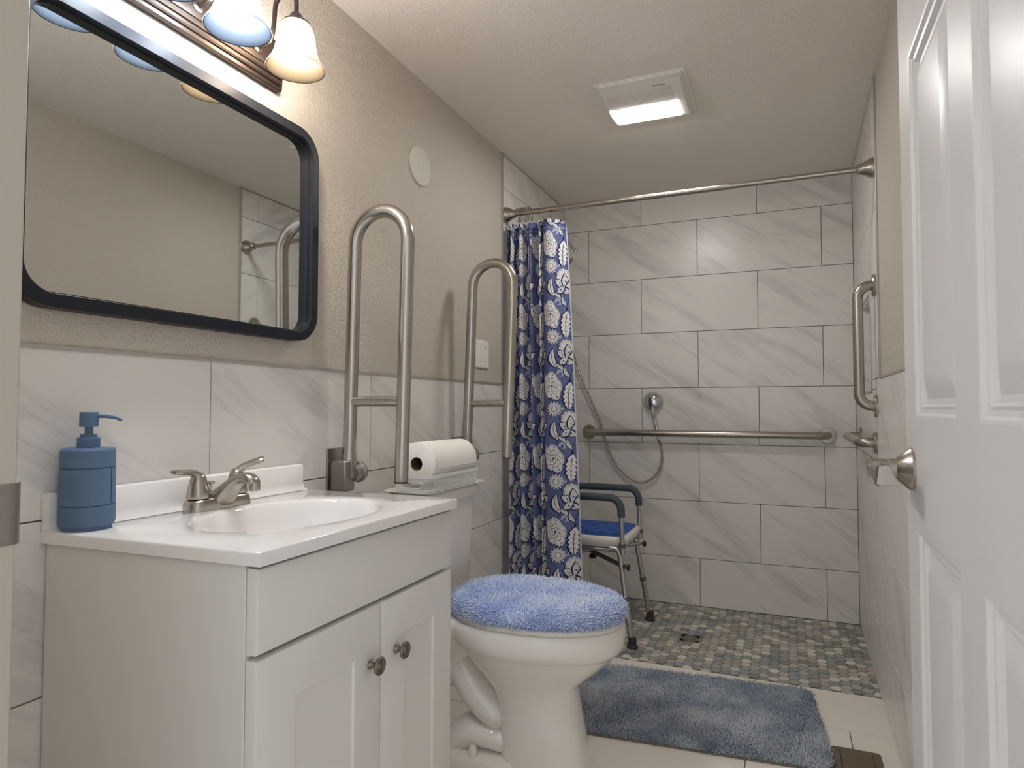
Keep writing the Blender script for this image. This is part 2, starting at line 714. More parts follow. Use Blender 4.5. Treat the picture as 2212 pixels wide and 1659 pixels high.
# right wall, with the shower niche
NY0, NY1, NZ0, NZ1, ND = -0.746, -0.385, 1.130, 1.500, 0.09
wr = G().box(W + 0.0012, W + 0.12, YF - 0.12, YSHR, D, CEIL + 0.02).build('wall_right', PAINT)
struct(wr, 'right wall, greige paint over marble wainscot, tiled in the shower')
g = G()
g.box(W + TT - 0.002, W + 0.12, YF - 0.12, YSHR, -0.02, D - 0.001)
for (a, b, c, d_) in ((YSHR, NY0, -0.02, CEIL + 0.02), (NY1, 0.0, -0.02, CEIL + 0.02), (NY0, NY1, -0.02, NZ0), (NY0, NY1, NZ1, CEIL + 0.02)):
    g.box(W + TT - 0.002, W + 0.12, a, b, c, d_)
g.box(W + ND + 0.006, W + 0.12, NY0, NY1, NZ0, NZ1)
g.build('grout_bed', GROUT, wr)
pr = lambda u, v: (W, -u, v)
lay_tiles(wr, pr, -math.pi / 2, rows_between(0.0, D - 0.0005, True), 0.0, -YF, 0.285, hole=(-NY1, -NY0, NZ0, NZ1))
lay_tiles(wr, pr, -math.pi / 2, rows_between(D, CEIL, True), 0.0, -YSHR - 0.006, 0.285, hole=(-NY1, -NY0, NZ0, NZ1))
# niche lining: back tiles and the four reveals
for (z0, z1) in ((NZ0, D - 0.002), (D + 0.001, NZ1 - 0.03), (NZ1 - 0.027, NZ1)):
    G().box(W + ND - 0.004, W + ND + 0.006, NY0, NY1, z0, z1).build('niche_tile', TILE, wr)
for (y0, y1, z0, z1) in ((NY0, NY0 + 0.008, NZ0, NZ1), (NY1 - 0.008, NY1, NZ0, NZ1)):
    G().box(W, W + ND, y0, y1, z0, z1).build('niche_tile', TILE, wr)
for (z0, z1) in ((NZ0, NZ0 + 0.008), (NZ1 - 0.008, NZ1)):
    G().box(W, W + ND, NY0 + 0.008, NY1 - 0.008, z0, z1).build('niche_tile', TILE, wr)
fr = G()
t_ = 0.012
for (y0, y1, z0, z1) in ((NY0 - t_, NY0, NZ0 - t_, NZ1 + t_), (NY1, NY1 + t_, NZ0 - t_, NZ1 + t_), (NY0, NY1, NZ0 - t_, NZ0), (NY0, NY1, NZ1, NZ1 + t_)):
    fr.box(W - 0.004, W + 0.004, y0, y1, z0, z1)
fr.build('niche_edge', TRIMM, wr, bevel=0.002)

# ceiling
cl = G().box(-0.12, W + 0.12, YF - 0.12, 0.12, CEIL, CEIL + 0.1).build('ceiling', CEILP)
struct(cl, 'low flat off-white textured ceiling')

# front wall with the doorway
JX0, JX1, JH = 0.493, 1.428, 2.06
g = G()
g.box(-0.12, JX0 - 0.02, YF - 0.12, YF, -0.02, CEIL)
g.box(JX1 + 0.02, W + 0.12, YF - 0.12, YF, -0.02, CEIL)
g.box(JX0 - 0.02, JX1 + 0.02, YF - 0.12, YF, JH + 0.02, CEIL)
wf = g.build('wall_front', PAINT)
struct(wf, 'painted doorway wall the view looks through')
g = G()
g.box(JX0 - 0.02, JX0, YF - 0.12, YF + 0.001, 0, JH)
g.box(JX1, JX1 + 0.02, YF - 0.12, YF + 0.001, 0, JH)
g.box(JX0 - 0.02, JX1 + 0.02, YF - 0.12, YF + 0.001, JH, JH + 0.02)
jb = g.build('trim_1', JAMBP, bevel=0.002)
struct(jb, 'painted door jamb at the left edge of the view')

# metal edge strips
def trim(n, x0, x1, y0, y1, z0, z1, lab):
    o = G().box(x0, x1, y0, y1, z0, z1).build('trim_%d' % n, TRIMM, bevel=0.0008, seg=1)
    struct(o, lab)
trim(2, -0.001, 0.0035, YF + 0.002, YSH, D - 0.006, D + 0.003, 'metal edge strip on top of the left wainscot')
trim(3, -0.001, 0.0045, YSH - 0.011, YSH + 0.004, D + 0.0032, CEIL - 0.001, 'upright metal edge strip where the shower tile starts on the left')
trim(4, W - 0.0035, W + 0.001, YF + 0.002, YSHR, D - 0.006, D + 0.003, 'metal edge strip on top of the right wainscot')
trim(5, W - 0.0045, W + 0.001, YSHR - 0.011, YSHR + 0.004, D + 0.0032, CEIL - 0.001, 'upright metal edge strip where the shower tile starts on the right')

# floor : large tiles, then hex mosaic in the shower
fl = G().box(-0.12, W + 0.12, YF - 0.6, 0.12, -0.06, -0.0025).build('floor', GROUTL)
struct(fl, 'white marble tile floor with grey hexagon mosaic in the shower')
FT = 0.3115
VX0, VX1, VY0, VY1 = 1.309, 1.446, -1.612, -1.306       # floor register opening rim
k = 0
y1 = YM
yb = YM - FT
fc = {}
while y1 > YF - 0.58:
    y0 = max(yb, YF - 0.58)
    a = 0.457 if k % 2 == 0 else 0.152
    i = -1
    while a + i * Q < W:
        u0, u1 = max(a + i * Q, 0.0), min(a + (i + 1) * Q, W)
        i += 1
        if u1 - u0 < 0.02:
            continue
        for (p0, p1, q0, q1) in [(u0, u1, y0, y1)]:
            wd, h = round(p1 - p0 - 0.003, 4), round(q1 - q0 - 0.003, 4)
            if (wd, h) not in fc:
                e = 0.0008
                m_ = G()
                m_.loft([[(0, 0, -0.008), (wd, 0, -0.008), (wd, h, -0.008), (0, h, -0.008)],
                         [(0, 0, -e), (wd, 0, -e), (wd, h, -e), (0, h, -e)],
                         [(e, e, 0), (wd - e, e, 0), (wd - e, h - e, 0), (e, h - e, 0)]])
                o = m_.build('floor_tile', FTILE, None, smooth=False)
                fc[(wd, h)] = o.data
                o.parent = fl
            else:
                o = bpy.data.objects.new('floor_tile', fc[(wd, h)])
                COL.objects.link(o)
                o.parent = fl
            o.location = (p0 + 0.0015, q0 + 0.0015, 0)
    k += 1
    y1 = y0
    yb = y0 - FT + 0.001

# hexagons: flat sides face the camera direction, points left and right
HF = 0.0421
hr = (HF - 0.0031) / math.sqrt(3)
cpitch = HF * math.sqrt(3) / 2
DRX, DRY = 0.774, -0.508            # drain centre


def hexpoly(cx, cyy, r):
    return [(cx + r * math.cos(math.radians(60 * i)), cyy + r * math.sin(math.radians(60 * i))) for i in range(6)]


def clip_poly(poly, x0, x1, y0, y1):
    def cut(pl, ins, inter):
        out = []
        for i in range(len(pl)):
            a, b = pl[i - 1], pl[i]
            if ins(b):
                if not ins(a):
                    out.append(inter(a, b))
                out.append(b)
            elif ins(a):
                out.append(inter(a, b))
        return out
    for (ax, lim, s) in ((0, x0, 1), (0, x1, -1), (1, y0, 1), (1, y1, -1)):
        if not poly:
            return poly
        poly = cut(poly, lambda p: (p[ax] - lim) * s >= 0,
                   lambda a, b: tuple(a[q] + (b[q] - a[q]) * (lim - a[ax]) / (b[ax] - a[ax]) for q in (0, 1)))
    return poly


hexes, cuts = [], []
i = 0
while i * cpitch < W + 0.03:
    hx = 0.006 + i * cpitch
    j = 0
    while True:
        hy = YM + 0.012 + j * HF + (HF / 2 if i % 2 else 0)
        if hy > 0.03:
            break
        j += 1
        pl = hexpoly(hx, hy, hr)
        if abs(hx - DRX) < 0.046 + hr * 0.6 and abs(hy - DRY) < 0.046 + hr * 0.6:
            # pieces round the drain are cut to it
            pc = []
            for bx in ((0, DRX - 0.051, -9, 9), (DRX + 0.051, W, -9, 9), (DRX - 0.051, DRX + 0.051, -9, DRY - 0.051),
                       (DRX - 0.051, DRX + 0.051, DRY + 0.051, 9)):
                q = clip_poly(pl, *bx)
                if len(q) > 2:
                    pc.append(q)
            cuts += pc
            continue
        full = all(0.002 < p[0] < W - 0.002 and YM + 0.002 < p[1] < -0.002 for p in pl)
        if full:
            hexes.append((hx, hy))
        else:
            q = clip_poly(pl, 0.002, W - 0.002, YM + 0.002, -0.002)
            if len(q) > 2:
                cuts.append(q)
    i += 1
# the 300 that show largest (nearest to the camera, not under the rug or behind the curtain)
hexes.sort(key=lambda p: math.hypot(p[0] - CAM[0], p[1] - CAM[1]) + (2 if p[0] < 0.42 else 0))


def hex_rings(pl, h):
    cx, cyy = sum(p[0] for p in pl) / len(pl), sum(p[1] for p in pl) / len(pl)
    ins = [(p[0] + (cx - p[0]) * 0.05, p[1] + (cyy - p[1]) * 0.05) for p in pl]
    return [[(*p, -0.006) for p in pl], [(*p, h - 0.0006) for p in pl], [(*p, h) for p in ins]]


h0 = G().loft(hex_rings(hexpoly(0, 0, hr), 0.0)).build('hex_tile', HEXM, fl, smooth=False)
for n_, (hx, hy) in enumerate(hexes[:300]):
    o = h0 if n_ == 0 else copy_part(h0, fl)
    o.location = (hx, hy, rnd.uniform(-0.0004, 0.0005))
g = G()
for (hx, hy) in hexes[300:]:
    g.loft(hex_rings(hexpoly(hx, hy, hr), rnd.uniform(-0.0004, 0.0005)))
for q in cuts:
    g.loft(hex_rings(q, 0.0))
o = g.build('hex_mosaic', HEXM, fl, smooth=False)
o['kind'] = 'stuff'

# ------------------------------------------------------------------ door
DX = 1.388
dy0, dy1 = YF + 0.003, -2.281
dcol = [(-2.645, -2.368), (-3.028, -2.747)]
drow = [(0.235, 0.861), (1.044, 1.645), (1.755, 1.935)]
DZ0, DZ1 = 0.008, 2.045
g = G()
ys = sorted([dy0, dy1] + [y for c in dcol for y in c])
zs = sorted([DZ0, DZ1] + [z for r in drow for z in r])
for i in range(len(ys) - 1):
    for j in range(len(zs) - 1):
        mid = ((ys[i] + ys[i + 1]) / 2, (zs[j] + zs[j + 1]) / 2)
        if any(c[0] < mid[0] < c[1] for c in dcol) and any(r[0] < mid[1] < r[1] for r in drow):
            continue
        g.add([(DX, ys[i], zs[j]), (DX, ys[i + 1], zs[j]), (DX, ys[i + 1], zs[j + 1]), (DX, ys[i], zs[j + 1])], [(0, 1, 2, 3)])
# back and edges
g.add([(DX, dy0, DZ0), (DX, dy1, DZ0), (DX, dy1, DZ1), (DX, dy0, DZ1),
       (DX + 0.035, dy0, DZ0), (DX + 0.035, dy1, DZ0), (DX + 0.035, dy1, DZ1), (DX + 0.035, dy0, DZ1)],
      [(4, 7, 6, 5), (0, 4, 5, 1), (1, 5, 6, 2), (2, 6, 7, 3), (3, 7, 4, 0)])
door = g.build('door_1', DOORP)
bmx = bmesh.new()
bmx.from_mesh(door.data)
bmesh.ops.remove_doubles(bmx, verts=bmx.verts, dist=1e-5)
bmesh.ops.recalc_face_normals(bmx, faces=bmx.faces)
bmx.to_mesh(door.data)
bmx.free()
struct(door, 'white panelled door standing open along the right wall')
for (a, b) in dcol:
    for (c, d_) in drow:
        rings = []
        for ins, dep in ((0, 0), (0.004, 0.001), (0.008, 0.006), (0.014, 0.0075), (0.018, 0.006), (0.022, 0.0125), (0.030, 0.0135), (0.036, 0.011),
                         (0.062, 0.003), (0.066, 0.0025)):
            rings.append([(DX + dep, a + ins, c + ins), (DX + dep, b - ins, c + ins), (DX + dep, b - ins, d_ - ins), (DX + dep, a + ins, d_ - ins)])
        G().loft(rings, False, True).build('door_panel', DOORP, door, angle=22)
# lever handle set
KY, KZ = -2.336, 0.958
kn = G().lathe([(0.0355, 0.0), (0.0355, 0.004), (0.034, 0.007), (0.020, 0.022), (0.0165, 0.025), (0.0165, 0.034)], (DX, KY, KZ), 'x', 36, sign=-1) \
    .build('rosette', NICKEL, door, angle=25)
g = G().lathe([(0.0150, 0.034), (0.0158, 0.036), (0.0158, 0.060), (0.0145, 0.066)], (DX, KY, KZ), 'x', 28, sign=-1)
g.build('lever_stem', NICKEL, kn)
rings = []
TRAP = [(0.020, -0.0125), (0.013, -0.008), (0.008, 0.004), (0.004, 0.0165), (-0.004, 0.0175), (-0.0125, 0.014), (-0.0145, 0.0), (-0.0165, -0.015), (-0.012, -0.0185), (0.0, -0.0175), (0.012, -0.0172), (0.021, -0.0165)]
for t in np.linspace(0, 1, 14):
    e_ = min(1.0, max(0.0, (t - 0.15) * 1.3)) ** 1.3
    cx_, cy_, cz_ = DX - 0.053 + 0.003 * t, KY + 0.006 - 0.108 * t, KZ - 0.001 - 0.002 * t
    k_ = 1.0 if t < 0.97 else 0.9
    ring = []
    for q, (tx, tz) in enumerate(TRAP):
        a_ = math.atan2(tz, tx)
        ring.append((cx_ + k_ * (0.0155 * math.cos(a_) * (1 - e_) + tx * e_), cy_, cz_ + k_ * (0.0155 * math.sin(a_) * (1 - e_) + tz * e_)))
    rings.append(ring)
G().loft(rings).build('lever_grip', NICKEL, kn, angle=55)
# strike plate on the jamb
g = G()
pts = [(JX0 + 0.0008, -3.235), (JX0 + 0.001, -3.208), (JX0 + 0.0012, -3.2), (JX0 - 0.001, -3.196), (JX0 - 0.006, -3.1935)]
rings = []
for z, s in ((0.926, 0), (0.929, 1), (0.983, 1), (0.986, 0)):
    ring = [(x, y, z) for x, y in pts] + [(x - 0.0012, y + 0.0014, z) for x, y in pts[::-1]]
    rings.append(ring)
g.loft(rings)
sp_ = g.build('strike_plate', DARKSTEEL, jb)

# ------------------------------------------------------------------ vanity
VYN_W, VYN_F, VYF = -2.879, -2.860, -2.240     # near end at the wall / at the front, far end
VZ = 0.846


def near(x):
    return VYN_W + (VYN_F - VYN_W) * x / 0.477


vc = thing('vanity_cabinet', 'white two-door vanity cabinet under the sink top by the doorway', 'cabinet', (0.22, -2.55, 0))
ZB = VZ - 0.021
xs = 0.443
t_ = 0.016
zt_ = ZB - 0.0005
for name, nn, ff_ in (('side_panel', lambda x: near(x) + 0.008, lambda x: near(x) + 0.008 + t_), ('side_panel', lambda x: VYF - 0.008 - t_, lambda x: VYF - 0.008)):
    G().loft([[(0.004, nn(0), z), (xs, nn(xs), z), (xs, ff_(xs), z), (0.004, ff_(0), z)] for z in (0.0, zt_)]).build(name, CABW, vc, bevel=0.001)
G().box(0.004, 0.012, near(0) + 0.026, VYF - 0.026, 0.10, zt_).build('back_panel', CABW, vc)
G().box(0.014, xs, near(0.2) + 0.027, VYF - 0.0255, 0.10, 0.116).build('bottom_panel', CABW, vc)
G().box(0.370, 0.386, near(0.4) + 0.025, VYF - 0.0255, 0.0, 0.099).build('toe_kick', CABW, vc)
G().box(xs - 0.02, xs, near(xs) + 0.025, VYF - 0.0255, ZB - 0.06, zt_).build('front_rail', CABW, vc)
XF0, XF1 = xs + 0.002, 0.466
yn, yf = near(0.45) + 0.009, VYF - 0.007


def front(name, y0, y1, z0, z1, recess):
    g_ = G()
    e = 0.004
    rg = [[(XF0, y0, z0), (XF0, y1, z0), (XF0, y1, z1), (XF0, y0, z1)],
          [(XF1 - e, y0, z0), (XF1 - e, y1, z0), (XF1 - e, y1, z1), (XF1 - e, y0, z1)],
          [(XF1 - e * 0.3, y0 + e * 0.3, z0 + e * 0.3), (XF1 - e * 0.3, y1 - e * 0.3, z0 + e * 0.3), (XF1 - e * 0.3, y1 - e * 0.3, z1 - e * 0.3), (XF1 - e * 0.3, y0 + e * 0.3, z1 - e * 0.3)],
          [(XF1, y0 + e, z0 + e), (XF1, y1 - e, z0 + e), (XF1, y1 - e, z1 - e), (XF1, y0 + e, z1 - e)]]
    if recess:
        for ins, dep in ((recess, 0.0), (recess + 0.003, 0.0035), (recess + 0.010, 0.0045)):
            rg.append([(XF1 - dep, y0 + ins, z0 + ins), (XF1 - dep, y1 - ins, z0 + ins), (XF1 - dep, y1 - ins, z1 - ins), (XF1 - dep, y0 + ins, z1 - ins)])
    g_.loft(rg)
    return g_.build(name, CABW, vc, angle=30)


front('drawer_front', yn, yf, 0.690, ZB - 0.006, 0)
ym = -2.531
dl = front('cabinet_door', yn, ym - 0.0015, 0.115, 0.682, 0.082)
dr_ = front('cabinet_door', ym + 0.0015, yf, 0.115, 0.682, 0.082)
for (par, ky) in ((dl, -2.566), (dr_, -2.479)):
    G().lathe([(0.0095, 0), (0.0095, 0.002), (0.0062, 0.007), (0.0055, 0.014), (0.0075, 0.0175), (0.0165, 0.0195), (0.0172, 0.022),
               (0.0155, 0.0245), (0.0125, 0.0235), (0.011, 0.0245), (0.0085, 0.0225), (0.006, 0.0255), (0.002, 0.026)],
              (XF1, ky, 0.577), 'x', 28).build('knob', mat('antique_nickel', srgb(128, 120, 110), 0.35, 0.95), par, angle=25)

# sink top : slab with an oval basin sunk into it
vt = thing('bathroom_sink', 'glossy white sink top with integral oval basin and backsplash on the vanity', 'sink', (0.24, -2.56, ZB))
bcx, bcy, bax, bay = 0.262, -2.548, 0.150, 0.208
N_ = 72
g = G()


def edge_pt(a):
    """point on the slab outline in direction a from the basin centre"""
    dx, dyy = math.cos(a), math.sin(a)
    best = 9
    for k_ in range(1):
        for (px, py, nx, ny) in ((0.0, 0, -1, 0), (0.477, 0, 1, 0), (0, VYF, 0, 1)):
            den = dx * nx + dyy * ny
            if den > 1e-6:
                t = ((px - bcx) * nx + (py - bcy) * ny) / den
                if t > 0:
                    best = min(best, t)
    # near, slightly skewed end
    A_, B_ = Vector((0, VYN_W)), Vector((0.477, VYN_F))
    dn = Vector((B_.y - A_.y, -(B_.x - A_.x)))
    den = dx * dn.x + dyy * dn.y
    if den > 1e-6:
        t = ((A_.x - bcx) * dn.x + (A_.y - bcy) * dn.y) / den
        best = min(best, t)
    return (bcx + dx * best, bcy + dyy * best)


angs = [2 * math.pi * i / N_ for i in range(N_)]
for cxn, cyn in ((0, VYN_W), (0.477, VYN_F), (0.477, VYF), (0, VYF)):
    a = math.atan2(cyn - bcy, cxn - bcx) % (2 * math.pi)
    j = min(range(N_), key=lambda q: abs(angs[q] - a))
    angs[j] = a
outl = [edge_pt(a) for a in angs]


def oval(s, z, sq=1.0):
    return [(bcx + bax * s * math.cos(a), bcy + bay * s * math.sin(a), z) for a in angs]


rings = [[(x, y, ZB) for x, y in outl], [(x, y, VZ - 0.004) for x, y in outl]]
ins_ = [(x + (bcx - x) * 0.006, y + (bcy - y) * 0.006) for x, y in outl]
rings.append([(x + (bcx - x) * 0.002, y + (bcy - y) * 0.002, VZ - 0.001) for x, y in outl])
rings.append([(x, y, VZ) for x, y in ins_])
for s, z in ((1.06, VZ), (1.02, VZ - 0.001), (0.99, VZ - 0.006), (0.95, VZ - 0.022), (0.88, VZ - 0.06), (0.76, VZ - 0.095), (0.55, VZ - 0.12),
             (0.3, VZ - 0.13), (0.1, VZ - 0.133)):
    rings.append(oval(s, z))
g.loft(rings, False, True)
slab = g.build('sink_slab', CULT, vt, angle=50)
g = G()
# backsplash with coved foot
prof = [(0.0015, VZ), (0.036, VZ + 0.0002), (0.026, VZ + 0.004), (0.0215, VZ + 0.012), (0.020, VZ + 0.020), (0.020, VZ + 0.061), (0.0165, VZ + 0.0645), (0.0015, VZ + 0.065)]
g.loft([[(x, y, z) for x, z in prof] for y in (VYN_W + 0.001, VYF - 0.001)])
g.build('backsplash', CULT, vt, angle=50)
G().lathe([(0.021, 0), (0.021, 0.003), (0.014, 0.004), (0.012, 0.009), (0.002, 0.010)], (bcx, bcy, VZ - 0.1325), 'z', 24).build('basin_drain', CHROME, vt)

# faucet
FY, FX = -2.560, 0.066
fa = thing('faucet', 'brushed nickel two-handle faucet behind the sink basin', 'faucet', (FX, FY, VZ))
g = G()
rings = []
for s, z in ((1.0, 0.0), (1.0, 0.010), (0.97, 0.018), (0.90, 0.023), (0.72, 0.026)):
    pts = rrect(FX - 0.027 * s, FX + 0.027 * s, FY - 0.079 * (0.15 + 0.85 * s) , FY + 0.079 * (0.15 + 0.85 * s), 0.024 * s, 6)
    rings.append([(x, y, VZ + z) for x, y in pts])
g.loft(rings)
fb = g.build('faucet_base', NICKEL, fa, angle=50)
# spout: broad wedge rising from the base and arching forward
stations = [((-0.018, 0.020), (-0.018, 0.001), 0.036), ((-0.004, 0.034), (-0.002, 0.001), 0.034), ((0.015, 0.048), (0.014, 0.001), 0.031), ((0.035, 0.062), (0.028, 0.001), 0.0265),
            ((0.055, 0.073), (0.038, 0.030), 0.0220), ((0.075, 0.079), (0.055, 0.050), 0.0185), ((0.095, 0.077), (0.072, 0.059), 0.0172), ((0.109, 0.066), (0.085, 0.056), 0.0166), ((0.1135, 0.055), (0.092, 0.049), 0.0150)]
rings = []
for (tx, tz), (bx_, bz), wy in stations:
    ring = []
    for q in range(20):
        a_ = 2 * math.pi * q / 20
        c_, s_ = math.cos(a_), math.sin(a_)
        u_ = math.copysign(abs(c_) ** 0.65, c_)
        v_ = math.copysign(abs(s_) ** 0.75, s_)
        m_ = 0.5 + 0.5 * v_
        ring.append((FX + bx_ + (tx - bx_) * m_, FY + wy * u_ * (1.0 - 0.18 * max(0.0, v_)), VZ + bz + (tz - bz) * m_))
    rings.append(ring)
G().loft(rings).build('spout', NICKEL, fa, angle=70, subsurf=1)
G().lathe([(0.0112, 0.0), (0.0116, 0.006), (0.0112, 0.016), (0.009, 0.016)], (FX + 0.1025, FY, VZ + 0.041), 'z', 24).build('aerator', NICKEL, fa)
for s in (-1, 1):
    hy = FY + s * 0.051
    hd = G().lathe([(0.0225, 0.026), (0.0232, 0.028), (0.0215, 0.040), (0.0185, 0.056), (0.0145, 0.070), (0.008, 0.079)], (FX, hy, VZ), 'z', 24).build('handle', NICKEL, fa, angle=60)
    pth = [(FX, hy + s * -0.006, VZ + 0.058), (FX + 0.001, hy + s * 0.004, VZ + 0.073), (FX + 0.004, hy + s * 0.018, VZ + 0.081), (FX + 0.008, hy + s * 0.036, VZ + 0.083), (FX + 0.012, hy + s * 0.058, VZ + 0.085),
           (FX + 0.014, hy + s * 0.075, VZ + 0.086)]
    if s > 0:
        pth = [(FX, hy - 0.006, VZ + 0.058), (FX + 0.002, hy + 0.003, VZ + 0.073), (FX + 0.008, hy + 0.012, VZ + 0.083), (FX + 0.020, hy + 0.022, VZ + 0.090), (FX + 0.034, hy + 0.033, VZ + 0.096),
               (FX + 0.042, hy + 0.039, VZ + 0.099)]
    G().tube(pth, [(0.014, 0.014), (0.0105, 0.012), (0.0075, 0.010), (0.006, 0.010), (0.006, 0.0115), (0.005, 0.011)], 16).build('lever', NICKEL, hd, angle=60, subsurf=1)
G().lathe([(0.0028, 0.02), (0.0028, 0.048), (0.0085, 0.050), (0.009, 0.053), (0.006, 0.055)], (FX - 0.022, FY, VZ), 'z', 16).build('lift_rod', NICKEL, fa)

# soap dispenser
SX, SY = 0.0485, -2.831
so = thing('soap_dispenser', 'matte blue pump soap dispenser on the near corner of the sink top', 'soap dispenser', (SX, SY, VZ))
R_ = 0.0425
prof = [(R_ - 0.004, 0.0), (R_ - 0.004, 0.007), (R_ - 0.001, 0.0072), (R_ + 0.0012, 0.012), (R_ + 0.0012, 0.040), (R_ - 0.001, 0.0415), (R_ + 0.001, 0.043), (R_ + 0.0005, 0.103), (R_ - 0.0018, 0.1045),
        (R_ + 0.0002, 0.106), (R_ - 0.0002, 0.134), (R_ - 0.0025, 0.1375), (R_ - 0.006, 0.138)]
prof = [(r, h * 1.035) for r, h in prof]
bd = G().lathe(prof, (SX, SY, VZ), 'z', 48).build('bottle_body', BLUESOAP, so, angle=30)
sd = Vector((0.935, 0.353, 0)).normalized()
st_ = Vector((-sd.y, sd.x, 0))
c0 = Vector((SX, SY, VZ)) + sd * (R_ - 0.004)
G().loft([[tuple(c0 + sd * a_ + st_ * b_ + Vector((0, 0, z))) for a_, b_ in ((0, -0.0006), (0.0052, -0.0006), (0.0052, 0.0006), (0, 0.0006))] for z in (0.0455, 0.106)]).build('seam', mat('seam_blue', srgb(44, 60, 84), 0.7), bd)
G().lathe([(0.0178, 0.142), (0.0178, 0.160), (0.0168, 0.1615), (0.013, 0.1615), (0.013, 0.1665), (0.0065, 0.1675), (0.0065, 0.184)], (SX, SY, VZ), 'z', 32).build('collar', BLUESOAP, so, angle=30)
hd = G().lathe([(0.0150, 0.180), (0.0150, 0.2055), (0.0142, 0.2063)], (SX, SY, VZ), 'z', 28).build('pump_head', BLUESOAP, so, angle=30)
dv = Vector((0.86, 0.50, 0))
pth = [Vector((SX, SY, VZ + 0.199)) + dv * a + Vector((0, 0, b)) for a, b in ((0.012, 0.0), (0.03, -0.0005), (0.045, -0.003), (0.052, -0.006), (0.054, -0.008))]
G().tube(pth, [0.0036, 0.0033, 0.003, 0.0031, 0.0031], 14).build('nozzle', BLUESOAP, hd)

# ------------------------------------------------------------------ mirror
mi = thing('mirror', 'black framed wall mirror with rounded corners above the sink', 'mirror', (0.0, -2.57, 1.235))
MY0, MY1, MZ0, MZ1, MR = -2.962, -2.208, 1.233, 1.795, 0.076


def mring(ins, x):
    return [(x, y, z) for y, z in rrect(MY0 + ins, MY1 - ins, MZ0 + ins, MZ1 - ins, MR - ins, 10)]


rings = [mring(0.002, 0.0), mring(0.0, 0.002), mring(0.0, 0.034), mring(0.0015, 0.0355), mring(0.0235, 0.0355), mring(0.0245, 0.0348), mring(0.0250, 0.0235), mring(0.0265, 0.0230),
         mring(0.0270, 0.0215), mring(0.0255, 0.0212), mring(0.0285, 0.0210), mring(0.0290, 0.0110)]
G().loft(rings, True, False).build('mirror_frame', BLACK, mi, angle=30)
gl = G().add(mring(0.0275, 0.0125), [tuple(range(44))]).build('mirror_glass', MIRROR, mi, smooth=False)

# ------------------------------------------------------------------ vanity light
vl = thing('vanity_light', 'bronze three-lamp vanity light bar with bell shades above the mirror', 'wall lamp', (0.0, -2.60, 1.93))
LY0, LY1, LZ0, LZ1 = -2.872, -2.328, 1.866, 1.992
rings = []
for ins, x in ((0.0, 0.001), (0.0, 0.012), (0.004, 0.014), (0.012, 0.014), (0.014, 0.018), (0.018, 0.020), (0.025, 0.020), (0.027, 0.024), (0.031, 0.026), (0.037, 0.026), (0.039, 0.029), (0.045, 0.030)):
    rings.append([(x, y, z) for y, z in rrect(LY0 + ins * 0.4, LY1 - ins * 0.4, LZ0 + ins, LZ1 - ins, 0.010 if ins < .02 else 0.006, 4)])
G().loft(rings).build('back_plate', BRONZE, vl, angle=25)
LX = 0.147
for i_, (ly, cool) in enumerate(((-2.775, True), (-2.603, True), (-2.430, False))):
    zr = 1.853
    pth = [(0.028, ly, 1.932), (0.050, ly, 1.930), (0.066, ly, 1.936), (0.076, ly, 1.955), (0.080, ly, 1.985), (0.082, ly, 2.010)] + \
        arc((0.1145, 2.012), 0.0325, 180, 0, 10, 'xz', ly) + [(LX, ly, 1.985)]
    am = G().tube(pth, 0.0055, 12).lathe([(0.014, 0), (0.014, 0.003), (0.008, 0.006)], (0.029, ly, 1.932), 'x', 20).build('arm', BRONZE, vl)
    G().lathe([(0.0315, -0.012), (0.0325, -0.010), (0.0325, -0.002), (0.029, 0.002), (0.020, 0.006), (0.018, 0.010), (0.013, 0.020), (0.006, 0.026)], (LX, ly, 1.962), 'z', 32, cap0=False).build('shade_cap', BRONZE, am, angle=30)
    pr_ = [(0.026, 0.110), (0.031, 0.107), (0.0365, 0.098), (0.0405, 0.085), (0.0430, 0.070), (0.0450, 0.052), (0.0485, 0.036), (0.0560, 0.020), (0.0635, 0.008), (0.0675, 0.0)]
    inn = [(r - 0.0028, h) for r, h in pr_[::-1]]
    g = G().lathe(pr_ + [(0.0668, -0.0012), (0.0655, -0.0006)] + inn, (LX, ly, zr), 'z', 44, False, False)
    sh = g.build('lamp_shade', SHADEC if cool else SHADEW, vl, angle=60)
    sh.data.materials.append(LININGC if cool else LININGW)
    n0 = 44 * len(pr_)
    sh.data.polygons.foreach_set('material_index', [1 if min(p.vertices) >= n0 else 0 for p in sh.data.polygons])
    G().lathe([(0.012, 0.085), (0.013, 0.075), (0.018, 0.066), (0.024, 0.054), (0.0265, 0.042), (0.024, 0.030), (0.017, 0.021), (0.006, 0.017)], (LX, ly, zr), 'z', 24).build('bulb', BULBC if cool else BULBW, vl)

# ------------------------------------------------------------------ wall plates
rc = thing('round_cover_plate', 'round white blank cover plate on the painted wall', 'wall plate', (0.0, -1.63, 1.922))
G().lathe([(0.070, 0.0), (0.070, 0.003), (0.067, 0.006), (0.02, 0.0065)], (0.0, -1.63, 1.922), 'x', 48).build('cover_disc', mat('painted_cover', srgb(206, 203, 192), 0.45), rc)
for s in (-1, 1):
    G().lathe([(0.0035, 0.0), (0.003, 0.0016), (0.001, 0.002)], (0.0062, -1.63 + s * 0.036, 1.922 - s * 0.006), 'x', 12).build('screw', PLASTW, rc)
wp = thing('blank_wall_plate', 'white double blank wall plate beside the shower curtain', 'wall plate', (0.0, -1.115, 1.287))
rings = [[(x, y, z) for y, z in rrect(-1.115 - hw, -1.115 + hw, 1.287 - hh, 1.287 + hh, 0.005, 3)] for x, hw, hh in ((0.0, 0.0605, 0.0595), (0.004, 0.0605, 0.0595), (0.007, 0.056, 0.055))]
G().loft(rings).build('plate', PLASTW, wp, angle=25)
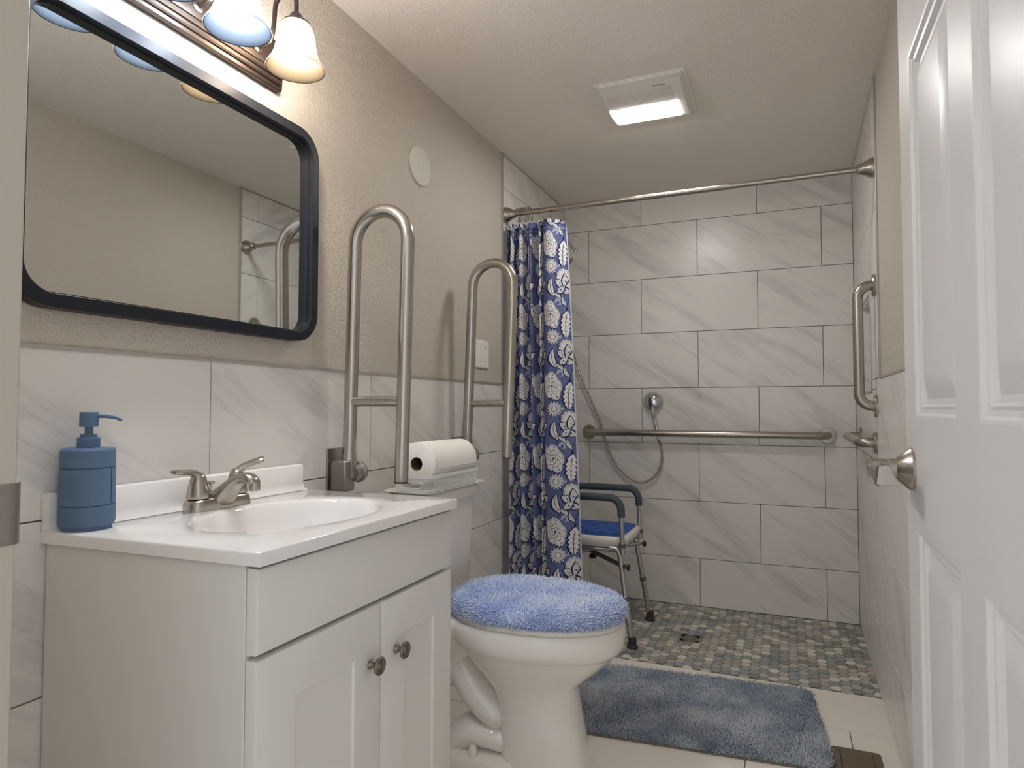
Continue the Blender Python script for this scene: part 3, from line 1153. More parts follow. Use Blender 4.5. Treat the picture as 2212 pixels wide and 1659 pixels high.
for y in (-1.138, -1.092):
    for z in (1.257, 1.317):
        G().lathe([(0.0035, 0.0), (0.003, 0.0014), (0.001, 0.0016)], (0.0068, y, z), 'x', 12).build('screw', TRIMM, wp)

# ------------------------------------------------------------------ folding grab bars


def fold_bar(lab, yb, yp, x_bot, x_top, sep, zbot_b, ztop):
    t = thing('folding_grab_bar', lab, 'grab bar', (0.0, yp, 0.84), 'fold-up grab bars beside the toilet')
    G().box(0.0, 0.006, yp - 0.045, yp + 0.045, 0.70, 0.945).build('mounting_plate', DARKSTEEL, t, bevel=0.001)
    hz = 0.872
    g = G().box(0.006, 0.062, yp - 0.038, yp + 0.008, hz - 0.048, hz + 0.040)
    g.build('hinge_block', DARKSTEEL, t, bevel=0.008, seg=3)
    G().lathe([(0.026, 0.0), (0.026, 0.030), (0.0295, 0.032), (0.0295, 0.044), (0.026, 0.048), (0.021, 0.048)], (0.052, yp - 0.002, hz + 0.002), 'y', 28).build('pivot', DARKSTEEL, t, angle=30)
    zc = ztop - sep / 2 - 0.019
    R0 = sep / 2
    sl = (x_top - x_bot) / (zc - hz)

    def X(z):
        return x_bot + sl * (z - hz)
    path = [(X(z), yb, z) for z in np.linspace(hz + 0.035, zc, 8)]
    for i in range(1, 16):
        a = math.pi * (1 - i / 16)
        path.append((X(zc) + R0 + R0 * math.cos(a), yb, zc + R0 * math.sin(a)))
    path += [(X(z) + sep, yb, z) for z in np.linspace(zc, zbot_b, 8)]
    G().tube(path, 0.0192, 24).build('tube_loop', STEEL, t)
    G().tube([(X(hz) , yb, hz - 0.01), (X(hz + 0.06), yb, hz + 0.062)], 0.0215, 24).build('sleeve', STEEL, t, angle=30)
    G().tube([(X(1.077) + 0.012, yb, 1.077), (X(1.077) + sep - 0.012, yb, 1.077)], 0.0145, 20).build('crossbar', STEEL, t)
    G().tube([(X(zbot_b) + sep, yb, zbot_b + 0.004), (X(zbot_b) + sep, yb, zbot_b - 0.005)], 0.0188, 20).build('end_cap', RUBBER, t)
    return t


fold_bar('tall fold-up steel grab bar standing raised between vanity and toilet', -2.080, -2.080, 0.044, 0.060, 0.176, 0.858, 1.634)
fold_bar('fold-up steel grab bar standing raised between toilet and shower curtain', -1.36, -1.345, 0.053, 0.078, 0.170, 0.874, 1.634)

# ------------------------------------------------------------------ toilet
TY = -1.775
to = thing('toilet', 'white two-piece toilet standing between the fold-up bars', 'toilet', (0.35, TY, 0))
rings = []
for z, xb, xf, hw, pw, md in ((0.0, 0.395, 0.682, 0.106, 2.6, 0.5), (0.012, 0.396, 0.680, 0.105, 2.6, 0.5), (0.06, 0.396, 0.668, 0.103, 2.5, 0.5), (0.14, 0.394, 0.652, 0.104, 2.4, 0.5), (0.20, 0.385, 0.642, 0.108, 2.3, 0.48),
                          (0.235, 0.365, 0.640, 0.114, 2.2, 0.46), (0.255, 0.345, 0.648, 0.122, 2.15, 0.44), (0.285, 0.315, 0.678, 0.140, 2.1, 0.43), (0.315, 0.290, 0.712, 0.158, 2.1, 0.42),
                          (0.340, 0.268, 0.738, 0.171, 2.1, 0.42), (0.350, 0.258, 0.746, 0.176, 2.1, 0.42), (0.354, 0.250, 0.756, 0.182, 2.1, 0.42), (0.370, 0.235, 0.763, 0.187, 2.15, 0.42),
                          (0.405, 0.22, 0.767, 0.189, 2.2, 0.42), (0.420, 0.22, 0.763, 0.186, 2.2, 0.42), (0.426, 0.225, 0.755, 0.180, 2.2, 0.42)):
    z *= 1.042
    if z < 0.28:
        xf -= 0.012
    rings.append(egg(xb, xf, hw, z, 64, TY, pw, md))
G().loft(rings).build('bowl', PORC, to, angle=50)
# shelf that carries the tank
g = G()
g.loft([[(x, y, z) for x, y in rrect(x0, x1, TY - hw, TY + hw, 0.04, 5)] for z, x0, x1, hw in ((0.30, 0.10, 0.30, 0.085), (0.35, 0.06, 0.33, 0.11), (0.41, 0.03, 0.36, 0.15), (0.438, 0.03, 0.36, 0.155), (0.444, 0.035, 0.34, 0.15))])
g.build('tank_shelf', PORC, to, angle=50)
# trapway and foot
pth = [(0.20, TY, 0.36), (0.245, TY, 0.300), (0.285, TY, 0.245), (0.325, TY, 0.195), (0.375, TY, 0.155), (0.43, TY, 0.135)]
G().tube(pth, [(0.06, 0.080), (0.062, 0.084), (0.062, 0.086), (0.060, 0.088), (0.058, 0.090), (0.055, 0.085)], 24).build('trapway', PORC, to, subsurf=1)
pth = [(0.24, TY, 0.015), (0.26, TY, 0.05), (0.30, TY, 0.082), (0.37, TY, 0.090), (0.47, TY, 0.07)]
G().tube(pth, [(0.05, 0.085), (0.052, 0.088), (0.05, 0.088), (0.05, 0.086), (0.05, 0.08)], 24).build('trap_outlet', PORC, to, subsurf=1)
g = G()
g.loft([[(x, y, z) for x, y in rrect(0.15, 0.47, TY - hw, TY + hw, 0.045, 6)] for z, hw in ((0.0, 0.118), (0.030, 0.116), (0.040, 0.112), (0.044, 0.104))])
g.build('foot', PORC, to, angle=50)
for s in (-1, 1):
    G().lathe([(0.0145, 0.0), (0.0145, 0.004), (0.012, 0.022), (0.009, 0.026), (0.002, 0.027)], (0.335, TY + s * 0.092, 0.043), 'z', 20).build('bolt_cap', PORC, to)
# tank and lid
g = G()
g.loft([[(x, y, z) for x, y in rrect(x0, x1, TY - hw, TY + hw, 0.03, 6)] for z, x0, x1, hw in ((0.4445, 0.035, 0.185, 0.172), (0.458, 0.03, 0.192, 0.180), (0.60, 0.028, 0.200, 0.188), (0.758, 0.026, 0.205, 0.192))])
g.build('tank', PORC, to, angle=50)
g = G()
g.loft([[(x, y, z) for x, y in rrect(x0, x1, TY - hw, TY + hw, 0.03, 6)] for z, x0, x1, hw in ((0.759, 0.018, 0.215, 0.200), (0.766, 0.014, 0.219, 0.204), (0.788, 0.014, 0.219, 0.204), (0.796, 0.017, 0.216, 0.201), (0.800, 0.024, 0.208, 0.194))])
g.build('tank_lid', PORC, to, angle=50)
# seat and lid
g = G()
g.loft([egg(xb, xf, hw, z, 64, TY, 2.2, 0.42) for z, xb, xf, hw in ((0.4445, 0.255, 0.758, 0.184), (0.447, 0.250, 0.762, 0.188), (0.457, 0.250, 0.762, 0.188), (0.461, 0.255, 0.758, 0.184))])
g.build('seat', SEATP, to, angle=50)
g = G()
g.loft([egg(xb, xf, hw, z, 64, TY, 2.2, 0.42) for z, xb, xf, hw in ((0.462, 0.255, 0.752, 0.180), (0.465, 0.252, 0.755, 0.183), (0.475, 0.254, 0.753, 0.181), (0.480, 0.27, 0.74, 0.167))])
g.build('seat_lid', SEATP, to, angle=50)
for s in (-1, 1):
    G().box(0.225, 0.262, TY + s * 0.075 - 0.02, TY + s * 0.075 + 0.02, 0.445, 0.472).build('seat_hinge', SEATP, to, bevel=0.006, seg=3)


# ------------------------------------------------------------------ plush textiles
def tufts(pos, nrm, length, rad, seed, lean):
    """fibre tufts as small bent three-sided spikes; returns verts, tris"""
    rg = np.random.default_rng(seed)
    n = len(pos)
    pos, nrm = np.asarray(pos, float), np.asarray(nrm, float)
    ln = length * rg.uniform(0.75, 1.25, n)
    d = nrm + lean + rg.normal(0, 0.28, (n, 3))
    d /= np.linalg.norm(d, axis=1)[:, None]
    d2 = d + rg.normal(0, 0.35, (n, 3))
    d2 /= np.linalg.norm(d2, axis=1)[:, None]
    ref = np.where(np.abs(d[:, 2:3]) < 0.9, np.array([[0, 0, 1.0]]), np.array([[1.0, 0, 0]]))
    a = np.cross(d, ref)
    a /= np.linalg.norm(a, axis=1)[:, None]
    b = np.cross(d, a)
    vs = np.zeros((n, 7, 3))
    mid = pos + d * (ln * 0.6)[:, None]
    tip = mid + d2 * (ln * 0.5)[:, None]
    for k_ in range(3):
        an = 2 * math.pi * k_ / 3
        off = (a * math.cos(an) + b * math.sin(an)) * rad
        vs[:, k_] = pos + off * 0.8
        vs[:, 3 + k_] = mid + off
    vs[:, 6] = tip
    ft = []
    for k_ in range(3):
        q = (k_ + 1) % 3
        ft += [(k_, q, 3 + q), (k_, 3 + q, 3 + k_), (3 + k_, 3 + q, 6)]
    ft = np.array(ft)
    fs = (np.arange(n)[:, None, None] * 7 + ft[None]).reshape(-1, 3)
    return vs.reshape(-1, 3), fs


def tri_mesh(name, vs, fs, material, parent):
    off = np.array(wloc(parent))
    me = bpy.data.meshes.new(name)
    me.vertices.add(len(vs))
    me.vertices.foreach_set('co', (vs - off).astype(np.float32).ravel())
    me.loops.add(len(fs) * 3)
    me.loops.foreach_set('vertex_index', fs.astype(np.int32).ravel())
    me.polygons.add(len(fs))
    me.polygons.foreach_set('loop_start', np.arange(0, len(fs) * 3, 3, dtype=np.int32))
    me.update(calc_edges=True)
    me.validate()
    me.polygons.foreach_set('use_smooth', np.ones(len(fs), bool))
    me.materials.append(material)
    o = bpy.data.objects.new(name, me)
    COL.objects.link(o)
    o.parent = parent
    return o


def lump(x, y, s):
    """smooth pseudo random field in -1..1"""
    return (np.sin(x * 13.1 * s + 1.3 * np.sin(y * 9.7 * s)) + np.sin(y * 15.3 * s + 1.7 * np.sin(x * 11.9 * s + 2.1)) + np.sin((x + y) * 21 * s + 0.7)) / 3


# toilet lid cover
lc = thing('toilet_lid_cover', 'shaggy light blue plush cover over the closed toilet lid', 'toilet lid cover', (0.5, TY, 0.4815))
cov = [(0.466, 0.246, 0.757, 0.187), (0.473, 0.242, 0.761, 0.191), (0.484, 0.242, 0.761, 0.191), (0.495, 0.248, 0.755, 0.186), (0.502, 0.262, 0.741, 0.173), (0.506, 0.30, 0.70, 0.136), (0.507, 0.36, 0.63, 0.082), (0.5075, 0.44, 0.55, 0.03), (0.508, 0.492, 0.498, 0.002)]
# a shell round the lid: inner skirt, outer surface
rings = [egg(0.2495, 0.7575, 0.1850, 0.4645, 64, TY, 2.2, 0.42)] + [egg(xb, xf, hw, z, 64, TY, 2.2, 0.42) for z, xb, xf, hw in cov]
inner = [egg(0.2495, 0.7575, 0.1850, 0.4815, 64, TY, 2.2, 0.42), egg(0.2495, 0.7575, 0.1850, 0.4645, 64, TY, 2.2, 0.42)]
G().loft(inner[::-1][:1] + rings[1:], False, True).loft(inner, True, False).build('cover_base', LIDP, lc)
pts, nrs = [], []
def cov_at(t):
    i = min(int(t), len(cov) - 2)
    f_ = t - i
    return [cov[i][q] * (1 - f_) + cov[i + 1][q] * f_ for q in range(4)]
# area-uniform sampling by rejection on arc steps
ts = np.linspace(0, len(cov) - 1, 220)
prev = None
acc = 0.0
sp_t = 0.0048
for ti, t in enumerate(ts):
    z, xb, xf, hw = cov_at(t)
    cur = (hw, z)
    if prev is not None:
        acc += math.hypot(cur[0] - prev[0], cur[1] - prev[1])
    prev = cur
    if acc < sp_t * 0.9 and ti:
        continue
    acc = 0.0
    per = math.pi * ((xf - xb) / 2 + hw)
    n_ = max(4, int(per / sp_t))
    ph = rnd.random()
    z2, xb2, xf2, hw2 = cov_at(min(t + 0.15, len(cov) - 1))
    xm = xb + (xf - xb) * 0.42
    for j in range(n_):
        a = 2 * math.pi * (j + ph) / n_ + rnd.uniform(-.3, .3) / n_
        c, s = math.cos(a), math.sin(a)
        cx = math.copysign(abs(c) ** (2 / 2.2), c)
        sx_ = math.copysign(abs(s) ** (2 / 2.2), s)
        x = xm + (xf - xm if c > 0 else xm - xb) * cx
        y = TY + hw * sx_
        slope = (z2 - z) / max(1e-4, hw - hw2) if hw > hw2 else -0.2
        nz_ = 1.0 if t > 5 else min(1.0, max(-0.25, (t - 1.6) * 0.32))
        ho = math.sqrt(max(0.0, 1 - nz_ * nz_))
        pts.append((x, y, z))
        nrs.append((c * ho, s * ho, nz_))
pts, nrs = np.array(pts), np.array(nrs)
lean = np.stack([lump(pts[:, 0], pts[:, 1], 1.0) * 0.5, lump(pts[:, 1] + 3, pts[:, 0], 1.2) * 0.5, -0.15 * np.ones(len(pts))], 1)
vs, fs = tufts(pts, nrs, 0.0140, 0.0022, 3, lean)
o = tri_mesh('plush_pile', vs, fs, LIDP, lc)
o['kind'] = 'stuff'

# bath rug
RA = math.radians(4.8)
RC = Vector((0.872, -1.233))
RL, RW = 0.84, 0.562
ru = thing('bath_rug', 'slate blue shaggy bath rug on the tile floor in front of the shower', 'rug', (RC.x, RC.y, 0.0))


def rug_w(u, v):
    return (RC.x + u * math.cos(RA) - v * math.sin(RA), RC.y + u * math.sin(RA) + v * math.cos(RA))


ol = rrect(-RL / 2, RL / 2, -RW / 2, RW / 2, 0.055, 8)
g = G()
g.loft([[(*rug_w(u, v), z) for u, v in ol] for z in (0.0006, 0.0055)])
g.build('rug_backing', RUGB, ru)
st = 0.0041
uu, vv = np.meshgrid(np.arange(-RL / 2 + 0.004, RL / 2 - 0.003, st), np.arange(-RW / 2 + 0.004, RW / 2 - 0.003, st))
uu = uu.ravel() + nprng.uniform(-.4, .4, uu.size) * st
vv = vv.ravel() + nprng.uniform(-.4, .4, vv.size) * st
cr_ = 0.055
du, dv_ = np.maximum(np.abs(uu) - (RL / 2 - cr_), 0), np.maximum(np.abs(vv) - (RW / 2 - cr_), 0)
ok = np.hypot(du, dv_) < cr_ - 0.002
uu, vv = uu[ok], vv[ok]
edge = np.minimum(RL / 2 - np.abs(uu), RW / 2 - np.abs(vv))
px_ = RC.x + uu * math.cos(RA) - vv * math.sin(RA)
py_ = RC.y + uu * math.sin(RA) + vv * math.cos(RA)
hgt = 0.0055 + 0 * px_
pts = np.stack([px_, py_, hgt], 1)
out_ = np.clip(1 - edge / 0.015, 0, 1)
nr = np.stack([np.sign(uu) * out_ * (RL / 2 - np.abs(uu) < 0.015) * 0.5, np.sign(vv) * out_ * (RW / 2 - np.abs(vv) < 0.015) * 0.5, np.ones_like(uu)], 1)
lean = np.stack([lump(px_, py_, 0.8) * 0.85, lump(py_ + 2, px_ + 1, 0.9) * 0.85, np.zeros_like(uu)], 1)
vs, fs = tufts(pts, nr, 0.0165, 0.0019, 5, lean)
vs[:, 2] = np.maximum(vs[:, 2], 0.001)
o = tri_mesh('shag_pile', vs, fs, RUGP, ru)
o['kind'] = 'stuff'

# ------------------------------------------------------------------ towel roll, basket and tray on the tank
tr = thing('serving_tray', 'thin flat white tray lying on the toilet tank lid', 'tray', (0.155, -1.755, 0.8005))
g = G()
g.loft([[(x, y, z) for x, y in rrect(0.065 - e, 0.232 + e, -1.945 - e, -1.565 + e, 0.03, 5)] for z, e in ((0.8006, -0.012), (0.803, -0.006), (0.8085, 0.004), (0.8095, 0.003), (0.8060, -0.008), (0.8045, -0.014))])
g.build('tray_dish', PLASTW, tr, angle=50)
bk = thing('mesh_basket', 'white wire mesh basket holding the paper towel roll', 'basket', (0.150, -1.76, 0.8098))
BX0, BX1, BY0, BY1, BZ0, BZ1 = 0.085, 0.225, -1.928, -1.592, 0.806, 0.858
rim = rrect(BX0, BX1, BY0, BY1, 0.03, 6)
g = G()
rim3 = [(x, y, BZ1) for x, y in rim] + [(rim[0][0], rim[0][1], BZ1)]
g.loft([[(x, y, z) for x, y in rrect(BX0 - e, BX1 + e, BY0 - e, BY1 + e, 0.03 + e, 6)] for z, e in ((BZ1 - 0.010, 0.0), (BZ1 - 0.010, 0.0022), (BZ1, 0.0022), (BZ1, 0.0), (BZ1 - 0.010, 0.0))], False, False)
g.build('basket_rim', WIRE, bk)
g = G()
g.loft([[(x, y, z) for x, y in rrect(BX0 + e, BX1 - e, BY0 + e, BY1 - e, 0.026, 6)] for z, e in ((0.8062, 0.007), (0.8095, 0.005))])
g.build('basket_floor', WIRE, bk)
# mesh sides: diagonal wires both ways, handle cut-outs in the ends
rimd = []
per = [0.0]
loop = rrect(BX0 + 0.001, BX1 - 0.001, BY0 + 0.001, BY1 - 0.001, 0.029, 6)
for i in range(len(loop)):
    a, b = loop[i], loop[(i + 1) % len(loop)]
    per.append(per[-1] + math.hypot(b[0] - a[0], b[1] - a[1]))


def on_loop(s, z):
    s %= per[-1]
    i = max(q for q in range(len(loop)) if per[q] <= s + 1e-9)
    f_ = (s - per[i]) / max(1e-9, per[i + 1] - per[i])
    a, b = loop[i], loop[(i + 1) % len(loop)]
    tp = 0.004 * (BZ1 - z) / (BZ1 - BZ0)
    cxb, cyb = (BX0 + BX1) / 2, (BY0 + BY1) / 2
    x, y = a[0] + (b[0] - a[0]) * f_, a[1] + (b[1] - a[1]) * f_
    return (x - math.copysign(tp, x - cxb) * min(1, abs(x - cxb) / 0.04), y - math.copysign(tp, y - cyb) * min(1, abs(y - cyb) / 0.04), z)


def in_handle(p):
    return (p[1] < BY0 + 0.012 or p[1] > BY1 - 0.012) and abs(p[0] - 0.155) < 0.034 and 0.818 < p[2] < 0.838


g = G()
nw = int(per[-1] / 0.0044)
zt, zb_ = BZ1 - 0.008, 0.809
for sgn in (-1, 1):
    for i in range(nw):
        s0 = per[-1] * i / nw
        seg = [on_loop(s0 + sgn * (zt - zb_) * 0.62 * k_ / 6, zb_ + (zt - zb_) * k_ / 6) for k_ in range(7)]
        run = []
        for p in seg + [None]:
            if p is None or in_handle(p):
                if len(run) > 1:
                    g.tube(run, 0.00055, 3, cap=False)
                run = []
            else:
                run.append(p)
o = g.build('wire_mesh', WIRE, bk, smooth=False)
o['kind'] = 'stuff'
for ye in (BY0 + 0.004, BY1 - 0.004):
    hl = rrect(0.155 - 0.034, 0.155 + 0.034, 0.818, 0.838, 0.009, 4)
    g = G()
    g.tube([(x, ye, z) for x, z in hl] + [(hl[0][0], ye, hl[0][1])], 0.0016, 8)
    g.build('handle_frame', WIRE, bk)
pt = thing('paper_towel_roll', 'white paper towel roll lying in the mesh basket on the tank', 'paper towel', (0.157, -1.76, 0.826))
PX, PZ, PR = 0.157, 0.8885, 0.0655
prof = []
for (y, r) in ((-1.898, PR - 0.002), (-1.896, PR), (-1.618, PR), (-1.616, PR - 0.002)):
    prof.append([(PX + r * math.cos(2 * math.pi * j / 64) * 1.0, y, PZ + r * math.sin(2 * math.pi * j / 64) * (0.97 if math.sin(2 * math.pi * j / 64) < 0 else 1)) for j in range(64)])
core0 = [(PX + 0.0205 * math.cos(2 * math.pi * j / 64), -1.898, PZ + 0.0205 * math.sin(2 * math.pi * j / 64)) for j in range(64)]
core1 = [(p[0], -1.616, p[2]) for p in core0]
G().loft([core0] + prof + [core1], False, False).build('paper', PAPER, pt, angle=60)
G().loft([core0, core1], False, False).build('cardboard_core', CARD, pt)
# loose last sheet
g = G()
rg_ = []
for y in np.linspace(-1.890, -1.622, 8):
    rg_.append([(PX + (PR + 0.0012 + 0.003 * max(0, q - 6) ** 2 / 9) * math.cos(math.radians(70 - 9 * q)), y, PZ + (PR + 0.0012) * math.sin(math.radians(70 - 9 * q))) for q in range(10)])
g.loft(rg_, False, False, closed=False)
g.build('loose_sheet', PAPER, pt)

# ------------------------------------------------------------------ shower rod, rings, curtain
RZ0, RZ1, RY0, RY1 = 1.957, 1.923, -0.868, -0.982
WR = W - 0.0137      # where the rod meets the right wall
def rod(x):
    f_ = x / W
    return (x, RY0 + (RY1 - RY0) * f_, RZ0 + (RZ1 - RZ0) * f_)
sr = thing('shower_rod', 'brushed nickel tension shower rod spanning the shower opening', 'shower rod', rod(0.75))
G().tube([rod(0.004), rod(1.005)], 0.0127, 24).build('outer_tube', NICKEL, sr)
G().tube([rod(1.0), rod(1.007)], 0.0136, 24).build('joint_ring', CHROME, sr)
G().tube([rod(1.0), rod(WR - 0.004)], 0.0112, 24).build('inner_tube', NICKEL, sr)
fl_prof = [(0.036, 0.0), (0.0365, 0.006), (0.034, 0.016), (0.026, 0.030), (0.0205, 0.040), (0.019, 0.046), (0.019, 0.056), (0.013, 0.058)]
G().lathe(fl_prof, (0.001, RY0, RZ0), 'x', 32).build('end_flange', NICKEL, sr, angle=25)
G().lathe(fl_prof, (WR - 0.001, RY1, RZ1), 'x', 32, sign=-1).build('end_flange', NICKEL, sr, angle=25)

CTOP = 1.906
ring_x = [0.066, 0.075, 0.085, 0.096, 0.107, 0.119, 0.134, 0.226]


def ring_path(x, tw):
    p = rod(x)
    out = []
    for i in range(21):
        a = math.radians(-78 + 336 * i / 20 - 90)
        out.append((p[0] + tw * math.sin(a) , p[1] + 0.0165 * math.cos(a), p[2] - 0.012 + (0.030 if math.sin(a) < 0 else 0.0375) * math.sin(a)))
    return out


for i, x in enumerate(ring_x):
    nth = ('first', 'second', 'third', 'fourth', 'fifth', 'sixth', 'seventh')
    lab = ('nickel curtain ring, %s from the left rod flange, in the bunch' % nth[i]) if i < 7 else 'nickel curtain ring alone at the free edge of the curtain'
    p = rod(x)
    rgt = thing('curtain_ring', lab, 'curtain ring', (p[0], p[1], p[2]), 'curtain rings on the shower rod')
    G().tube(ring_path(x, 0.004 * ((i % 3) - 1)), 0.0017, 8).build('wire_loop', NICKEL, rgt)
    for dy_ in (-0.004, 0.004):
        G().ball((p[0], p[1] + dy_, p[2] + 0.0185), 0.0040, 10, 8).build('roller_bead', NICKEL, rgt)

# curtain cloth : folded sheet with a printed floral in vertex colour
NU, NV = 720, 880
CZ0 = 0.085
nP = 4
def cloth_xy(t, f):
    """t 0..1 along the cloth, f 0 top .. 1 hem"""
    xr = 0.292 + 0.082 * f ** 0.8
    ya = -0.868
    tp = 0.76
    x_p = 0.190 + 0.030 * f
    amp = 0.042 + 0.012 * f
    a = np.clip(t / tp, 0, 1)
    ph = 2 * np.pi * nP * a
    px = 0.010 + (x_p - 0.012) * (a + 0.010 * np.sin(ph * 2) + 0.018 * np.sin(a * 9 + 3 * f))
    # the far lower pleats relax into fewer, wider folds
    py = ya + amp * np.sin(ph + 0.5 * np.sin(3 * a + 2.2 * f)) * (0.75 + 0.25 * np.cos(a * 5)) + 0.012 * f * np.sin(ph / 2 + 1)
    b = np.clip((t - tp) / (1 - tp), 0, 1)
    py = np.where(t > tp, py * 0 + ya + (amp * np.sin(2 * np.pi * nP + 0.5 * np.sin(3 + 2.2 * f)) + 0.012 * f * np.sin(np.pi * nP + 1)) * (1 - b) - 0.052 * np.sin(np.pi * b ** 0.8) * (1 - 0.35 * b) + 0.020 * b, py)
    px_end = 0.010 + (x_p - 0.012) * (1 + 0.018 * np.sin(9 + 3 * f))
    px = np.where(t > tp, px_end + (xr - px_end) * (0.12 * b + 0.88 * b ** 1.1), px)
    return px, py


T = np.linspace(0, 1, NU)
F = np.linspace(0, 1, NV)
TT_, FF_ = np.meshgrid(T, F)
CXX, CYY = cloth_xy(TT_, FF_)
topz = CTOP - 0.004 * (1 - np.cos(2 * np.pi * nP * np.clip(TT_ / 0.76, 0, 1))) * (TT_ < 0.76)
CZZ = topz + (CZ0 - topz) * FF_
mx_, my_ = cloth_xy(T, 0.5 + 0 * T)
U = np.concatenate([[0], np.cumsum(np.hypot(np.diff(mx_), np.diff(my_)))])
SS = 3          # the print is worked out finer than the weave and averaged down
T2 = (np.arange(NU * SS) + 0.5) / (NU * SS)
F2 = (np.arange(NV * SS) + 0.5) / (NV * SS)
UU, VV = np.meshgrid(np.interp(T2, T, U), F2 * (CTOP - CZ0))
UU, VV = UU.astype(np.float32), VV.astype(np.float32)


# -- printed motifs ------------------------------------------------
PAL_BASE = np.array(srgb(104, 115, 156)[:3])
PAL_BASE2 = np.array(srgb(80, 91, 136)[:3])
PAL_NAVY = np.array(srgb(40, 44, 82)[:3])
PAL_WHITE = np.array(srgb(224, 221, 218)[:3])
PAL_GREY = np.array(srgb(164, 170, 188)[:3])
CELLU, CELLV = 0.165, 0.318
UREF = U[-1] - 0.098          # keep the big motifs on the flat free panel
cu_, cv_ = (UU - UREF), VV - 0.05
colr = np.zeros(UU.shape + (3,), np.float32)
nbase = 0.5 + 0.5 * lump(UU * 3, VV * 3, 1.0) * 0.8 + 0.12 * np.sin(UU * 900) * np.sin(VV * 700)
colr[:] = PAL_BASE2 + (PAL_BASE - PAL_BASE2) * np.clip(nbase, 0, 1)[..., None]
# fine pale specks
hh = np.sin(UU * 431.3 + 1.7 * np.sin(VV * 217.9)) * np.sin(VV * 389.1 + 2.3 * np.sin(UU * 177.3))
colr[hh > 0.965] = PAL_GREY


def local(cx, cyy, rot, sc, mirror=False):
    """cell-repeating local coordinates of a motif; y grows upwards on the cloth"""
    du = (cu_ - cx + CELLU / 2) % CELLU - CELLU / 2
    dv2 = (cv_ - cyy + CELLV / 2) % CELLV - CELLV / 2
    if mirror:
        du = -du
    c, s = math.cos(rot), math.sin(rot)
    yv = -dv2
    return (du * c + yv * s) / sc, (-du * s + yv * c) / sc


def put(mask, c):
    colr[mask] = c


def serr_leaf(cx, cyy, rot, sc, mirror=False, bend=0.0):
    x, y = local(cx, cyy, rot, sc, mirror)
    x = x - bend * y * y
    wv = lambda y_, k_: (0.42 * np.sqrt(np.clip(1 - ((y_ + 0.12) / 0.9) ** 2, 0, 1)) * (0.62 + 0.38 * np.abs(((y_ * 3.2 + 0.9 * np.abs(x) / 0.42) % 1.0) * 2 - 1)) + k_) * ((y_ > -1.0 - k_) & (y_ < 0.80 + k_ * 2))
    xs_ = x + 0.07
    put(np.abs(xs_) < (0.42 * np.sqrt(np.clip(1 - ((y + 0.18) / 0.92) ** 2, 0, 1)) * (0.62 + 0.38 * np.abs(((y * 3.2 + 0.9 * np.abs(xs_) / 0.42) % 1.0) * 2 - 1)) + 0.075) * (np.abs(y) < 1.02), PAL_NAVY)
    w_ = wv(y, 0.0)
    put(np.abs(x) < w_, PAL_WHITE)
    put((np.abs(x) < w_) & (np.abs(x) < 0.028) & (y < 0.55), PAL_NAVY * 1.6)
    vn = ((y - 0.75 * np.abs(x)) * 3.2 + 0.2) % 1.0
    put((np.abs(x) < w_ * 0.62) & (vn < 0.10) & (y < 0.5), PAL_NAVY * 2.0)


def rosette(cx, cyy, rot, sc, np_=7, lace=True):
    x, y = local(cx, cyy, rot, sc)
    x = x * 1.22 + 0.12 * y
    r, a = np.hypot(x, y * 0.88), np.arctan2(y, x)
    pet = 0.80 + 0.17 * np.abs(np.cos(np_ * a / 2)) + 0.035 * np.cos(np_ * 5 * a)
    put((np.hypot(x + 0.06, y * 0.88 + 0.07) < pet + 0.03), PAL_NAVY)
    put(r < pet, PAL_WHITE)
    if lace:
        put((r < pet - 0.07) & (r > pet - 0.105), PAL_GREY * 0.75)
        put((np.abs(np.cos(np_ * 2 * a)) < 0.11) & (r > 0.34) & (r < pet - 0.14), PAL_GREY * 0.8)
        put((np.abs(r - 0.5 - 0.10 * np.cos(np_ * a)) < 0.024), PAL_NAVY * 2.2)
        dt = (np.cos(np_ * 2.0 * a) > 0.80) & (np.abs(r - pet + 0.20) < 0.05)
        put(dt, PAL_NAVY * 1.5)
    put((np.abs(r - 0.27 - 0.07 * np.cos(5 * a + 1)) < 0.030), PAL_NAVY)
    put((r < 0.10), PAL_NAVY * 1.7)


def peony(cx, cyy, rot, sc, mirror=False):
    """half-open flower: scalloped crown over three big pointed petals"""
    x, y = local(cx, cyy, rot, sc, mirror)
    r, a = np.hypot(x, y - 0.30), np.arctan2(y - 0.30, x)
    cr2 = 0.58 + 0.07 * np.abs(np.sin(5.5 * a)) + 0.02 * np.sin(40 * a)
    put(np.hypot(x + 0.06, y - 0.24) < cr2 + 0.02, PAL_NAVY)
    put(r < cr2, PAL_WHITE)
    put((np.abs(r - cr2 + 0.11) < 0.022) | ((np.abs(np.sin(9 * a)) < 0.14) & (r > 0.24) & (r < 0.42)), PAL_GREY * 0.75)
    for (px2, py2, ra, rl, rw_) in ((-0.42, -0.15, 0.9, 0.52, 0.27), (0.10, -0.02, -0.1, 0.60, 0.30), (0.52, -0.30, -1.2, 0.50, 0.24), (0.02, -0.72, -1.9, 0.46, 0.25), (-0.38, -0.62, 2.1, 0.46, 0.24)):
        c, s = math.cos(ra), math.sin(ra)
        xx, yy = (x - px2) * c + (y - py2) * s, -(x - px2) * s + (y - py2) * c
        e0 = np.abs(xx) / rw_ + (yy / rl) ** 2
        put((np.abs(xx + 0.03) / (rw_ + 0.06) + (yy / (rl + 0.06)) ** 2) < 1, PAL_NAVY)
        put(e0 < 0.86, PAL_WHITE)
        put((np.hypot(xx, yy * 0.7) < 0.055) | ((np.abs(e0 - 0.45) < 0.05)), PAL_NAVY * 2.0)


